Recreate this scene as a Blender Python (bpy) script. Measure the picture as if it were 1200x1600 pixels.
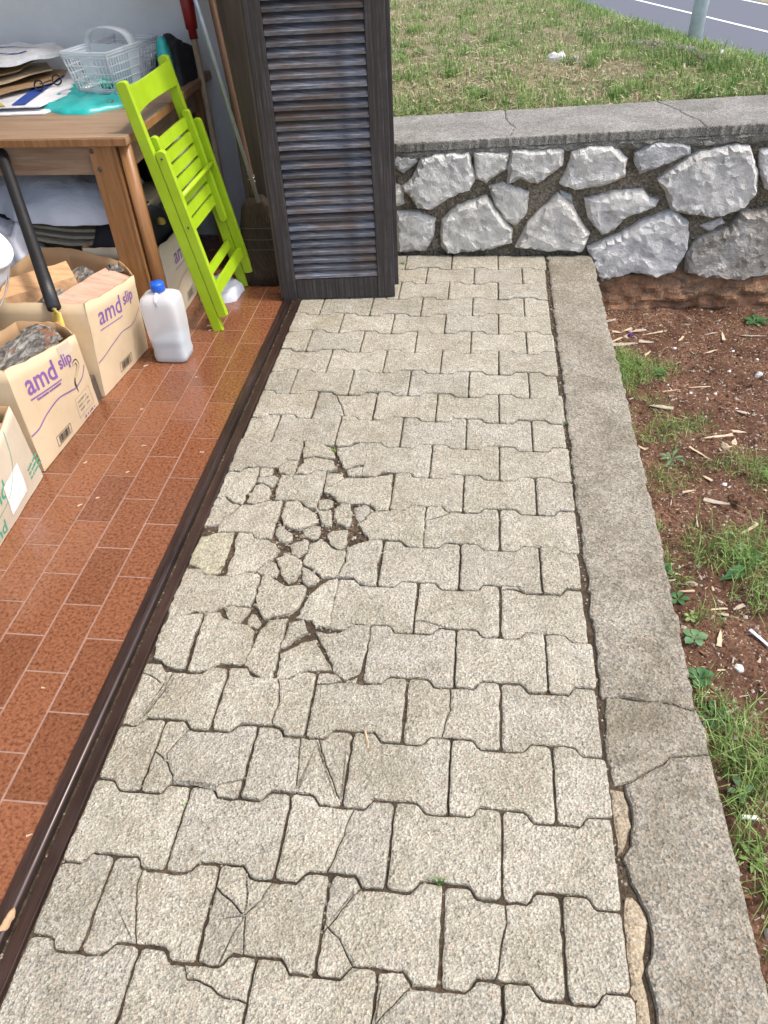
import bpy, bmesh, math, random
import numpy as np
from mathutils import Vector, Matrix, noise
from mathutils.geometry import delaunay_2d_cdt
for o in list(bpy.data.objects): bpy.data.objects.remove(o)
SC=bpy.context.scene; COL=SC.collection; R=math.radians
random.seed(7); rnd=random.uniform
# ---------------------------------------------------------------- camera
cam=bpy.data.cameras.new('camera'); co=bpy.data.objects.new('camera',cam); COL.objects.link(co)
r_,u_,f_=Vector((.9929,.1107,-.0437)).normalized(),Vector((-.0407,.6607,.7495)).normalized(),Vector((-.1118,.7424,-.6605)).normalized()
co.matrix_world=Matrix(((r_.x,u_.x,-f_.x,-.2847),(r_.y,u_.y,-f_.y,-3.1842),(r_.z,u_.z,-f_.z,1.3484),(0,0,0,1)))
cam.sensor_fit='HORIZONTAL'; cam.sensor_width=36; cam.lens=35.02; cam.clip_start=.02; cam.clip_end=3000
SC.camera=co
# ---------------------------------------------------------------- light
SUN_EL=R(62); SUN_AZ=R(8)      # hazy high sun to the right (+X)
w=bpy.data.worlds.new('World'); SC.world=w; w.use_nodes=True; nt=w.node_tree
sky=nt.nodes.new('ShaderNodeTexSky'); sky.sky_type='NISHITA'; sky.sun_disc=False
sky.sun_elevation=SUN_EL; sky.sun_rotation=R(90)+SUN_AZ; sky.air_density=1.0; sky.dust_density=4.0; sky.ozone_density=1.0
bg=nt.nodes['Background']; bg.inputs['Strength'].default_value=.15; nt.links.new(sky.outputs[0],bg.inputs['Color'])
sl=bpy.data.lights.new('sun','SUN'); sl.energy=1.1; sl.angle=R(7); sl.color=(1,.965,.915)
so=bpy.data.objects.new('sun',sl); COL.objects.link(so); so.location=(6,-1,9)
sd=Vector((math.cos(SUN_EL)*math.cos(SUN_AZ),-math.cos(SUN_EL)*math.sin(SUN_AZ),math.sin(SUN_EL)))
so.rotation_euler=sd.to_track_quat('Z','Y').to_euler()
SC.view_settings.view_transform='Standard'; SC.view_settings.look='None'; SC.view_settings.gamma=1; SC.view_settings.use_curve_mapping=False
SC.view_settings.exposure=1.31
SC.cycles.max_bounces=7; SC.cycles.diffuse_bounces=4; SC.cycles.glossy_bounces=3; SC.cycles.transmission_bounces=4; SC.cycles.transparent_max_bounces=8
# ---------------------------------------------------------------- measured outlines (millimetres on the ground / wall)
FRAG=[[-1001,-1349,-956,-1347,-936,-1365,-847,-1357,-803,-1349,-798,-1359,-795,-1445,-827,-1448,-847,-1475,-864,-1484,-944,-1486,-960,-1506,-998,-1508],[-796,-1451,-795,-1478,-796,-1516,-812,-1521,-844,-1507,-846,-1481,-826,-1454],[-793,-1353,-758,-1347,-736,-1371,-707,-1384,-689,-1423,-689,-1435,-713,-1433,-753,-1427,-786,-1434],[-779,-1446,-752,-1435,-707,-1442,-687,-1452,-673,-1486,-694,-1491,-731,-1496,-757,-1512,-790,-1514,-788,-1493,-779,-1469],[-687,-1386,-649,-1375,-622,-1353,-596,-1355,-593,-1404,-597,-1454,-613,-1459,-637,-1475,-652,-1480,-668,-1448,-681,-1417],[-645,-1489,-629,-1479,-599,-1469,-596,-1512,-624,-1514,-640,-1507],[-996,-1512,-959,-1513,-939,-1493,-909,-1489,-906,-1515,-902,-1559,-912,-1603,-918,-1651,-947,-1647,-969,-1624,-999,-1626,-1001,-1572],[-900,-1489,-866,-1487,-861,-1520,-896,-1528,-903,-1511],[-898,-1540,-850,-1524,-839,-1533,-843,-1569,-858,-1573,-880,-1560,-895,-1557],[-892,-1573,-878,-1567,-854,-1583,-846,-1599,-845,-1633,-864,-1645,-883,-1653,-904,-1648,-902,-1613],[-831,-1523,-792,-1525,-755,-1519,-730,-1500,-702,-1501,-701,-1548,-703,-1619,-705,-1662,-728,-1660,-746,-1638,-771,-1630,-803,-1632,-827,-1630,-832,-1584,-832,-1548],[-698,-1501,-659,-1499,-645,-1519,-666,-1544,-696,-1568,-699,-1540],[-640,-1524,-585,-1522,-540,-1510,-507,-1501,-501,-1614,-502,-1657,-536,-1659,-557,-1631,-606,-1634,-647,-1628,-669,-1603,-693,-1585,-693,-1574,-662,-1550],[-1002,-1635,-973,-1629,-949,-1655,-922,-1660,-935,-1690,-956,-1716,-958,-1742,-977,-1750,-998,-1750,-1001,-1712],[-915,-1661,-875,-1658,-846,-1641,-807,-1635,-803,-1646,-802,-1700,-805,-1739,-802,-1788,-825,-1790,-848,-1785,-863,-1768,-905,-1768,-950,-1772,-957,-1755,-952,-1724,-929,-1693],[-791,-1640,-761,-1634,-738,-1657,-706,-1682,-688,-1712,-706,-1731,-730,-1746,-756,-1747,-780,-1731,-794,-1699],[-724,-1748,-698,-1728,-680,-1732,-674,-1756,-677,-1777,-697,-1781,-720,-1768],[-797,-1745,-785,-1736,-762,-1757,-749,-1762,-746,-1786,-758,-1797,-780,-1794,-794,-1770],[-702,-1627,-682,-1616,-663,-1625,-658,-1644,-674,-1660,-696,-1662],[-694,-1671,-661,-1666,-653,-1690,-651,-1728,-666,-1732,-683,-1705],[-650,-1664,-633,-1640,-613,-1639,-602,-1674,-599,-1725,-610,-1732,-633,-1718,-647,-1697],[-599,-1648,-570,-1636,-555,-1642,-554,-1664,-567,-1697,-578,-1707,-594,-1680],[-545,-1671,-496,-1661,-458,-1657,-440,-1637,-402,-1639,-398,-1798,-432,-1798,-462,-1773,-501,-1773,-540,-1776,-561,-1749,-576,-1719,-561,-1703],[-990,-1796,-952,-1776,-908,-1772,-905,-1790,-905,-1845,-906,-1919,-928,-1932,-950,-1923,-965,-1907,-994,-1899,-1000,-1863],[-894,-1775,-862,-1773,-846,-1793,-805,-1800,-785,-1811,-769,-1833,-783,-1862,-817,-1910,-841,-1915,-865,-1933,-884,-1932,-890,-1902,-884,-1843,-898,-1802],[-813,-1908,-785,-1869,-771,-1878,-755,-1904,-756,-1926,-785,-1922],[-772,-1865,-749,-1841,-726,-1849,-702,-1870,-699,-1906,-706,-1928,-723,-1945,-742,-1926,-753,-1899],[-746,-1811,-706,-1785,-696,-1801,-697,-1830,-710,-1845,-735,-1844],[-656,-1762,-646,-1749,-602,-1743,-600,-1776,-599,-1811,-617,-1815,-642,-1797],[-693,-1808,-670,-1785,-653,-1793,-631,-1816,-597,-1822,-595,-1859,-605,-1905,-610,-1916,-642,-1918,-668,-1892,-695,-1876,-699,-1863,-695,-1831],[-697,-1896,-692,-1888,-665,-1906,-649,-1923,-658,-1946,-681,-1948,-694,-1923],[-594,-1819,-578,-1800,-558,-1793,-539,-1780,-506,-1780,-503,-1800,-508,-1865,-504,-1938,-530,-1940,-548,-1930,-562,-1918,-590,-1914,-603,-1918,-589,-1865],[-998,-1911,-961,-1912,-944,-1930,-907,-1935,-863,-1932,-839,-1919,-806,-1921,-798,-1933,-797,-2002,-801,-2028,-830,-2027,-863,-2033,-887,-2052,-937,-2052,-958,-2070,-989,-2073,-999,-2058,-999,-1995],[-791,-1930,-777,-1924,-744,-1949,-719,-1961,-685,-1953,-673,-1958,-675,-1986,-684,-2023,-695,-2043,-716,-2049,-755,-2067,-774,-2040,-786,-2025,-792,-1994,-790,-1951],[-602,-1925,-598,-1938,-600,-1986,-598,-2032,-596,-2077,-630,-2078,-644,-2061,-679,-2057,-668,-2017,-662,-1985,-647,-1958,-624,-1932],[-861,-2037,-843,-2031,-797,-2035,-804,-2061,-815,-2079,-834,-2080,-847,-2065],[-791,-2047,-779,-2051,-760,-2076,-765,-2090,-792,-2087,-796,-2071],[-988,-2076,-907,-2059,-908,-2117,-908,-2173,-903,-2214,-934,-2213,-953,-2203,-964,-2193,-982,-2190,-994,-2136],[-902,-2059,-867,-2056,-852,-2072,-823,-2083,-791,-2087,-772,-2104,-766,-2138,-767,-2185,-784,-2193,-804,-2191,-833,-2195,-848,-2210,-871,-2217,-894,-2216,-897,-2142],[-742,-2070,-702,-2063,-700,-2082,-700,-2151,-699,-2224,-717,-2225,-744,-2213,-768,-2193,-762,-2156,-758,-2112],[-692,-2073,-658,-2064,-643,-2100,-663,-2111,-686,-2143,-697,-2147,-696,-2114],[-693,-2163,-654,-2131,-627,-2117,-567,-2193,-627,-2192,-660,-2218,-689,-2226],[-625,-2094,-595,-2098,-570,-2093,-541,-2068,-500,-2062,-501,-2136,-512,-2196,-541,-2214,-563,-2194,-603,-2132],[-540,-2219,-511,-2206,-511,-2223,-535,-2222]]
CRK=[[-919,-2206,-923,-2220,-932,-2273,-949,-2333,-953,-2352],[-1011,-2234,-972,-2245,-944,-2263,-930,-2260],[-685,-2219,-678,-2266,-670,-2291,-675,-2351],[-607,-2240,-568,-2235,-541,-2228,-534,-2214],[-834,-2355,-839,-2365,-865,-2406,-873,-2430,-863,-2452,-846,-2478,-840,-2489],[-908,-2392,-902,-2400,-874,-2431],[-910,-2424,-902,-2424,-885,-2434,-866,-2446],[-608,-2361,-602,-2413,-593,-2491],[-574,-2361,-546,-2425,-506,-2499],[-750,-2502,-749,-2487,-725,-2480,-701,-2474],[-476,-2501,-489,-2565,-505,-2626],[-867,-2613,-853,-2618,-835,-2613,-814,-2617,-798,-2615],[-771,-2653,-761,-2645,-757,-2637,-749,-2621],[-507,-2627,-500,-2613,-477,-2614,-456,-2626],[-843,-2640,-841,-2653,-842,-2687,-831,-2723,-812,-2774],[-650,-2645,-642,-2682,-636,-2716,-624,-2773],[-704,-2671,-684,-2688,-667,-2696,-643,-2714,-635,-2716],[-598,-2647,-600,-2654,-615,-2689,-635,-2716,-651,-2754,-662,-2799],[-441,-2649,-445,-2656,-491,-2719],[-512,-2708,-504,-2714,-471,-2737,-440,-2777],[-195,-2649,-192,-2689,-202,-2724,-211,-2779],[-239,-2658,-230,-2648,-216,-2646,-194,-2651],[-340,-2791,-370,-2823,-397,-2856],[-121,-2797,-143,-2812,-173,-2835],[-722,-2789,-708,-2822,-692,-2855,-674,-2889],[-717,-2821,-688,-2822,-663,-2829,-641,-2841,-598,-2843],[-755,-1039,-744,-1076,-713,-1147,-679,-1240],[-863,-605,-856,-687,-848,-799],[-409,-1697,-367,-1681,-339,-1662,-328,-1644],[-408,-2041,-366,-2044,-335,-2060,-330,-2067],[-208,-1937,-182,-1930,-149,-1933],[-304,-2214,-307,-2227,-307,-2281,-316,-2326,-318,-2354]]
STN=[[-636,451,-575,456,-540,425,-556,388,-610,345,-639,364,-662,402],[-548,461,-490,473,-439,454,-477,436,-529,422],[-438,446,-345,429,-331,373,-316,323,-337,278,-423,246,-490,200,-552,207,-585,260,-622,287,-570,325,-536,400,-477,430],[-323,446,-259,455,-178,421,-183,359,-265,307,-312,323],[-169,435,-69,443,35,436,37,369,-56,298,-122,321,-179,299,-178,372],[72,418,130,450,222,451,285,391,286,324,215,293,102,276,35,301,60,357],[315,409,373,461,450,469,519,441,524,406,428,365,353,336,326,366],[530,459,585,479,653,468,648,440,583,437],[690,439,739,433,798,337,812,251,765,194,684,165,580,176,500,196,466,266,426,310,490,365,565,412],[-651,313,-612,274,-611,221,-641,208,-667,248],[-642,187,-545,183,-477,153,-484,83,-519,19,-648,14],[-449,153,-382,206,-262,248,-219,192,-147,111,-150,55,-238,26,-420,9,-448,41],[-253,284,-199,303,-89,264,-91,178,-134,127,-177,152,-228,219],[-121,34,-81,138,-21,205,33,256,98,204,178,90,161,20,-3,20],[148,236,258,261,371,269,403,235,440,228,434,202,325,164,282,110,238,90,168,164],[186,34,299,83,382,137,501,187,576,136,593,28,561,-72,477,-94,392,-73,262,-117,226,-59],[631,120,711,157,727,136,673,103],[614,-71,603,14,636,69,747,116,776,175,914,194,976,109,1001,-62,854,-99,693,-93],[789,415,857,431,938,360,926,238,842,276,810,337],[38,269,85,254,96,217,55,230]]
K_k1=[3,-2229,15,-2226,38,-2218,67,-2222,100,-2228,134,-2229,158,-2232,196,-2243]
K_k2=[30,-2420,62,-2399,91,-2382,127,-2355,156,-2348,204,-2341]
K_k3=[30,-2420,39,-2457,38,-2494,27,-2535,10,-2560,18,-2603,34,-2629,42,-2666,41,-2696,28,-2735,34,-2772,31,-2816]
K_r=[198,-2234,209,-2284,205,-2344,207,-2442]
K_m1=[5,-2430,28,-2430,34,-2462,32,-2499,22,-2535,5,-2558,2,-2497]
K_m2=[8,-2624,21,-2623,34,-2640,41,-2670,31,-2707,21,-2746,24,-2811,24,-2823,2,-2825,-1,-2748,0,-2670]
# ---------------------------------------------------------------- helpers
def tag(o,label=None,cat=None,group=None,kind=None):
    if label:o['label']=label
    if cat:o['category']=cat
    if group:o['group']=group
    if kind:o['kind']=kind
    return o
def empty(name,loc,label,cat,group=None):
    o=bpy.data.objects.new(name,None); COL.objects.link(o); o.location=loc; o.empty_display_size=.05
    return tag(o,label,cat,group)
def mesh(name,vs,fs,mat,parent=None,smooth=False,mi=None,rel=True):
    """vs are WORLD coordinates; the object's origin goes to the centre of its base"""
    me=bpy.data.meshes.new(name); vs=[Vector(v) for v in vs]
    if rel and vs:
        n=len(vs); c=Vector((sum(v.x for v in vs)/n,sum(v.y for v in vs)/n,min(v.z for v in vs))); vs=[v-c for v in vs]
    else: c=Vector((0,0,0))
    me.from_pydata(vs,[],fs); 
    for m in (mat if isinstance(mat,(list,tuple)) else [mat]): me.materials.append(m)
    if mi is not None: me.polygons.foreach_set('material_index',mi)
    if smooth: me.polygons.foreach_set('use_smooth',[True]*len(me.polygons))
    me.update()
    o=bpy.data.objects.new(name,me); COL.objects.link(o); o.location=c
    if parent:
        q=parent; w_=Vector((0,0,0))
        while q: w_+=q.location; q=q.parent
        o.parent=parent; o.location=c-w_
    return o
class MB:
    def __init__(s): s.v=[];s.f=[];s.m=[]
    def add(s,vs,fs,m=0):
        k=len(s.v); s.v+= [Vector(v) for v in vs]; s.f+=[tuple(i+k for i in f) for f in fs]; s.m+=[m]*len(fs); return s
    def box(s,a,b,m=0,M=None,bev=0):
        (x0,y0,z0),(x1,y1,z1)=a,b
        if bev:
            e=bev; vs=[];
            bm=bmesh.new(); bmesh.ops.create_cube(bm,size=1)
            for v in bm.verts: v.co=Vector(((x0+x1)/2+v.co.x*(x1-x0),(y0+y1)/2+v.co.y*(y1-y0),(z0+z1)/2+v.co.z*(z1-z0)))
            bmesh.ops.bevel(bm,geom=bm.edges[:],offset=e,segments=2,affect='EDGES',profile=.6)
            bm.verts.index_update(); vs=[v.co.copy() for v in bm.verts]; fs=[[v.index for v in f.verts] for f in bm.faces]; bm.free()
        else:
            vs=[Vector(p) for p in ((x0,y0,z0),(x1,y0,z0),(x1,y1,z0),(x0,y1,z0),(x0,y0,z1),(x1,y0,z1),(x1,y1,z1),(x0,y1,z1))]
            fs=[(0,3,2,1),(4,5,6,7),(0,1,5,4),(1,2,6,5),(2,3,7,6),(3,0,4,7)]
        if M: vs=[M@v for v in vs]
        return s.add(vs,fs,m)
    def tube(s,pts,rad,n=10,m=0,cap=True,squash=None):
        pts=[Vector(p) for p in pts]; rad=rad if isinstance(rad,(list,tuple)) else [rad]*len(pts); vs=[];fs=[]
        for i,p in enumerate(pts):
            d=(pts[min(i+1,len(pts)-1)]-pts[max(i-1,0)]).normalized()
            a=d.cross(Vector((0,0,1))) if abs(d.z)<.95 else d.cross(Vector((0,1,0)))
            a.normalize(); b=d.cross(a)
            for k in range(n):
                t=2*math.pi*k/n; q=squash or 1
                vs.append(p+(a*math.cos(t)+b*math.sin(t)*q)*rad[i])
        for i in range(len(pts)-1):
            for k in range(n): fs.append((i*n+k,i*n+(k+1)%n,(i+1)*n+(k+1)%n,(i+1)*n+k))
        if cap: fs.append(tuple(range(n-1,-1,-1))); fs.append(tuple((len(pts)-1)*n+k for k in range(n)))
        return s.add(vs,fs,m)
    def lathe(s,prof,c,n=20,m=0,sx=1,sy=1,sq=None):
        vs=[];fs=[];c=Vector(c)
        for (r,z) in prof:
            for k in range(n):
                t=2*math.pi*k/n; cx,sy_=math.cos(t),math.sin(t)
                if sq: p=sq; q=(abs(cx)**p+abs(sy_)**p)**(-1/p); cx*=q; sy_*=q
                vs.append(c+Vector((r*cx*sx,r*sy_*sy,z)))
        for i in range(len(prof)-1):
            for k in range(n): fs.append((i*n+k,i*n+(k+1)%n,(i+1)*n+(k+1)%n,(i+1)*n+k))
        return s.add(vs,fs,m)
    def build(s,name,mat,parent=None,smooth=False,rel=True):
        return mesh(name,s.v,s.f,mat,parent,smooth,s.m,rel)
def nz(p,sc,seed=0.): return noise.noise(Vector((p[0]*sc+seed,p[1]*sc-seed*1.7,(p[2] if len(p)>2 else 0)*sc+seed*.3)))
def area(P): return .5*sum(P[i-1][0]*P[i][1]-P[i][0]*P[i-1][1] for i in range(len(P)))
def ccw(P): return list(P) if area(P)>0 else list(P)[::-1]
def resample(P,step):
    out=[]
    for i in range(len(P)):
        a=Vector(P[i]);b=Vector(P[(i+1)%len(P)]); n=max(1,int(round((b-a).length/step)))
        out+=[a.lerp(b,k/n) for k in range(n)]
    return out
def inset(P,d):
    n=len(P); out=[]
    for i in range(n):
        a,b,c=P[i-1],P[i],P[(i+1)%n]; e1=(b-a); e2=(c-b)
        if e1.length<1e-6 or e2.length<1e-6: out.append(b.copy()); continue
        n1=Vector((-e1.y,e1.x)).normalized(); n2=Vector((-e2.y,e2.x)).normalized()
        m=n1+n2
        if m.length<.2: out.append(b+n1*d); continue
        m.normalize(); out.append(b+m*d/max(.5,m.dot(n1)))
    return out
def slab(name,P,z0,z1,bev,mat,parent=None,step=.016,jit=.0012,gap=0.,tilt=0.,seed=0,crown=0.,jsc=70):
    """a solid piece with a worn, rounded top edge; P is its plan outline"""
    P=[Vector(p) for p in ccw(P)]
    if step: P=resample(P,step)
    if gap: P=inset(P,gap)
    if jit: P=[p+Vector((nz(p,jsc,3.1),nz(p,jsc,9.7)))*jit*2 for p in P]
    n=len(P); c=sum(P,Vector((0,0)))/n
    rr=random.Random(seed); tx,ty=rr.uniform(-tilt,tilt),rr.uniform(-tilt,tilt)
    P1=inset(P,bev*.3); P2=inset(P,bev*1.1)
    vs=[];
    def zt(p): return (p.x-c.x)*tx+(p.y-c.y)*ty
    for p in P: vs.append((p.x,p.y,z0))
    for p in P: vs.append((p.x,p.y,z1-bev+zt(p)+nz(p,90,1.3)*bev*.5))
    for p in P1: vs.append((p.x,p.y,z1-bev*.3+zt(p)))
    for p in P2: vs.append((p.x,p.y,z1+zt(p)))
    fs=[]
    for k in range(3):
        for i in range(n): j=(i+1)%n; fs.append((k*n+i,k*n+j,(k+1)*n+j,(k+1)*n+i))
    fs.append(tuple(3*n+i for i in range(n)))
    return mesh(name,vs,fs,mat,parent)
def split(P,cracks):
    """cut a plan outline along crack lines; returns the pieces"""
    P=[Vector(p) for p in ccw(P)]; vs=list(P); es=[(i,(i+1)%len(P)) for i in range(len(P))]
    for c in cracks:
        k=len(vs); vs+=[Vector(p) for p in c]; es+=[(k+i,k+i+1) for i in range(len(c)-1)]
    V,E,F,ov,oe,of=delaunay_2d_cdt(vs,es,[list(range(len(P)))],1,1e-5)
    con={tuple(sorted(e)) for e,o in zip(E,oe) if o}
    F=[f for f,o in zip(F,of) if o]
    ed={}
    for i,f in enumerate(F):
        for a in range(len(f)): ed.setdefault(tuple(sorted((f[a],f[a-1]))),[]).append(i)
    par=list(range(len(F)))
    def fd(i):
        while par[i]!=i: i=par[i]
        return i
    for e,l in ed.items():
        if len(l)==2 and e not in con: par[fd(l[0])]=fd(l[1])
    reg={}
    for i in range(len(F)): reg.setdefault(fd(i),[]).append(i)
    out=[]
    for l in reg.values():
        cnt={}
        for i in l:
            f=F[i]
            for a in range(len(f)):
                e=(f[a],f[(a+1)%len(f)]); 
                if (e[1],e[0]) in cnt: del cnt[(e[1],e[0])]
                else: cnt[e]=1
        nx={a:b for a,b in cnt}; best=[]
        while nx:
            s=next(iter(nx)); lp=[s]; b=nx.pop(s)
            while b!=s and b in nx: lp.append(b); b=nx.pop(b)
            if len(lp)>len(best): best=lp
        Q=[Vector(V[i]) for i in best]
        if len(Q)>2 and abs(area(Q))>2.5e-5: out.append(Q)
    return out
def hewn(name,P,to3,h,mat,parent,seed,step=.017,amp=.008,facet=.012,fsc=18.,edge=.022):
    """a rough-hewn stone: an outline filled with small chipped facets"""
    P=[Vector(p) for p in ccw(P)]; P=resample(P,step); P=[p+Vector((nz(p,40,seed),nz(p,40,seed+5)))*.006 for p in P]
    q=random.Random(int(seed*100)); n=len(P); xs=[p.x for p in P]; ys=[p.y for p in P]; I=[]
    def inside(p):
        c=False
        for i in range(n):
            a,b=P[i-1],P[i]
            if (a.y>p.y)!=(b.y>p.y) and p.x<(b.x-a.x)*(p.y-a.y)/(b.y-a.y)+a.x: c=not c
        return c
    def dist(p):
        m=9.
        for i in range(n):
            a,b=P[i-1],P[i]; e=b-a; t=max(0,min(1,(p-a).dot(e)/max(1e-9,e.length_squared))); m=min(m,(p-a-e*t).length)
        return m
    y=min(ys)
    while y<max(ys):
        x=min(xs)
        while x<max(xs):
            p=Vector((x+q.uniform(-.5,.5)*step*.9,y+q.uniform(-.5,.5)*step*.9))
            if inside(p) and dist(p)>step*.35: I.append(p)
            x+=step
        y+=step
    ring=inset(P,.004)
    V,E,F,_,_,of=delaunay_2d_cdt(P+I,[],[list(range(n))],1,1e-6); F=[f for f,o in zip(F,of) if o]
    vs=[]
    for v in V:
        d=dist(v); t=min(1,d/edge); hh=h*(.30+.70*math.sin(t*math.pi/2)) if d>1e-5 else h*.30
        vv=Vector((v.x*fsc+seed,v.y*fsc,seed)); pp=noise.voronoi(vv)[1][0]; rs=random.Random(hash((round(pp.x,2),round(pp.y,2)))); dv=vv-pp
        hh+=t*((dv.x*rs.uniform(-1,1)+dv.y*rs.uniform(-1,1)+rs.uniform(-.35,.35))*facet+nz((v.x,v.y,0),11,seed)*amp*1.6+nz((v.x,v.y,0),45,seed+2)*amp*.7)
        vs.append(to3(v.x,v.y,hh))
    k=len(vs); vs+=[to3(p.x,p.y,-.03) for p in P]; F=[tuple(f) for f in F]
    F+=[(k+i,k+(i+1)%n,(i+1)%n,i) for i in range(n)]
    return mesh(name,vs,F,mat,parent)
def pts(flat): return [Vector((flat[i]/1000,flat[i+1]/1000)) for i in range(0,len(flat),2)]
def dome(name,P,to3,h,mat,parent=None,rings=5,amp=.01,sc=12,seed=0,step=.03,smooth=False,prof=1.,back=.02,facet=0.,facet_sc=16.):
    """a solid lump rising from an outline: to3(x,y,height) puts it into the world"""
    P=[Vector(p) for p in ccw(P)]; P=resample(P,step); n=len(P); c=sum(P,Vector((0,0)))/n
    P=[p+Vector((nz(p,sc*3,seed),nz(p,sc*3,seed+5)))*amp*.5 for p in P]
    vs=[];fs=[]
    L=[(1.,-back),(1.,0)]+[(1-(k/rings)**1.35*.97 if k<rings else .02,math.sin(min(1,k/rings*1.25)*math.pi/2)**prof) for k in range(1,rings+1)]
    for j,(s,t) in enumerate(L):
        for p in P:
            q=c+(p-c)*s; hh=t*h if j>0 else t
            if j>1: 
                hh+=nz((q.x,q.y,t),sc,seed)*amp+nz((q.x,q.y,t),sc*2.7,seed+3)*amp*.5
                if facet:
                    vv=Vector((q.x*facet_sc+seed,q.y*facet_sc,seed)); pp=noise.voronoi(vv)[1][0]; rs=random.Random(hash((round(pp.x,2),round(pp.y,2)))); dv=vv-pp
                    hh+=(dv.x*rs.uniform(-1,1)+dv.y*rs.uniform(-1,1)+rs.uniform(-.3,.3))*facet*min(1,t*1.2)
            vs.append(to3(q.x,q.y,hh))
    for k in range(len(L)-1):
        for i in range(n): j=(i+1)%n; fs.append((k*n+i,k*n+j,(k+1)*n+j,(k+1)*n+i))
    fs.append(tuple((len(L)-1)*n+i for i in range(n)))
    return mesh(name,vs,fs,mat,parent,smooth)
# ---------------------------------------------------------------- materials
class NT:
    def __init__(s,name):
        s.m=bpy.data.materials.new(name); s.m.use_nodes=True; s.t=s.m.node_tree; s.b=s.t.nodes['Principled BSDF']; s.geo=None
    def n(s,ty,**k):
        x=s.t.nodes.new('ShaderNode'+ty)
        for a,b in k.items():
            if a.startswith('_'): x.inputs[a[1:].replace('_',' ')].default_value=b
            else: setattr(x,a,b)
        return x
    def l(s,a,b): s.t.links.new(a,b)
    def pos(s,scale=(1,1,1),obj=False,rot=(0,0,0)):
        if obj: c=s.n('TexCoord').outputs['Object']
        else: c=s.n('NewGeometry').outputs['Position']
        m=s.n('Mapping'); m.inputs['Scale'].default_value=scale; m.inputs['Rotation'].default_value=rot; s.l(c,m.inputs['Vector']); return m.outputs[0]
    def noise(s,sc,det=4,rough=.6,vec=None,dist=0):
        x=s.n('TexNoise'); x.inputs['Scale'].default_value=sc; x.inputs['Detail'].default_value=det; x.inputs['Roughness'].default_value=rough; x.inputs['Distortion'].default_value=dist
        s.l(vec if vec else s.pos(),x.inputs['Vector']); return x.outputs['Fac']
    def vor(s,sc,vec=None,feature='F1',out='Distance',rnd_=1.):
        x=s.n('TexVoronoi',feature=feature); x.inputs['Scale'].default_value=sc; x.inputs['Randomness'].default_value=rnd_
        s.l(vec if vec else s.pos(),x.inputs['Vector']); return x.outputs[out]
    def ramp(s,fac,stops,interp='LINEAR'):
        x=s.n('ValToRGB'); e=x.color_ramp.elements; x.color_ramp.interpolation=interp
        while len(e)<len(stops): e.new(.5)
        for i,(p,c) in enumerate(stops): e[i].position=p; e[i].color=(*c,1) if len(c)==3 else c
        s.l(fac,x.inputs[0]); return x.outputs[0]
    def mix(s,fac,a,b,blend='MIX'):
        x=s.n('Mix',data_type='RGBA',blend_type=blend)
        for i,v in ((0,fac),(6,a),(7,b)):
            if hasattr(v,'is_linked'): s.l(v,x.inputs[i])
            elif i==0: x.inputs[0].default_value=v
            else: x.inputs[i].default_value=(*v,1)
        return x.outputs[2]
    def math(s,op,a,b=0):
        x=s.n('Math',operation=op)
        for i,v in enumerate((a,b)):
            if hasattr(v,'is_linked'): s.l(v,x.inputs[i])
            else: x.inputs[i].default_value=v
        return x.outputs[0]
    def bump(s,h,strength=.5,dist=.002,prev=None):
        x=s.n('Bump'); x.inputs['Strength'].default_value=strength; x.inputs['Distance'].default_value=dist; s.l(h,x.inputs['Height'])
        if prev: s.l(prev,x.inputs['Normal'])
        s.l(x.outputs[0],s.b.inputs['Normal']); return x.outputs[0]
    def out(s,col=None,rough=None,metal=None,spec=None,**k):
        for key,v in (('Base Color',col),('Roughness',rough),('Metallic',metal),('Specular IOR Level',spec)):
            if v is None: continue
            if hasattr(v,'is_linked'): s.l(v,s.b.inputs[key])
            else: s.b.inputs[key].default_value=(*v,1) if key=='Base Color' else v
        for a,v in k.items(): s.b.inputs[a.replace('_',' ')].default_value=v
        return s.m
    def orand(s): return s.n('ObjectInfo').outputs['Random']
def plain(name,c,rough=.6,vary=.12,sc=25,bump=0.,bsc=120,**k):
    n=NT(name); f=n.noise(sc,4,.6)
    col=n.ramp(f,[(.25,tuple(x*(1-vary) for x in c)),(.75,tuple(min(1,x*(1+vary)) for x in c))])
    if bump: n.bump(n.noise(bsc,3,.6),.5,bump)
    return n.out(col,rough,**k)
M={}
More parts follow.
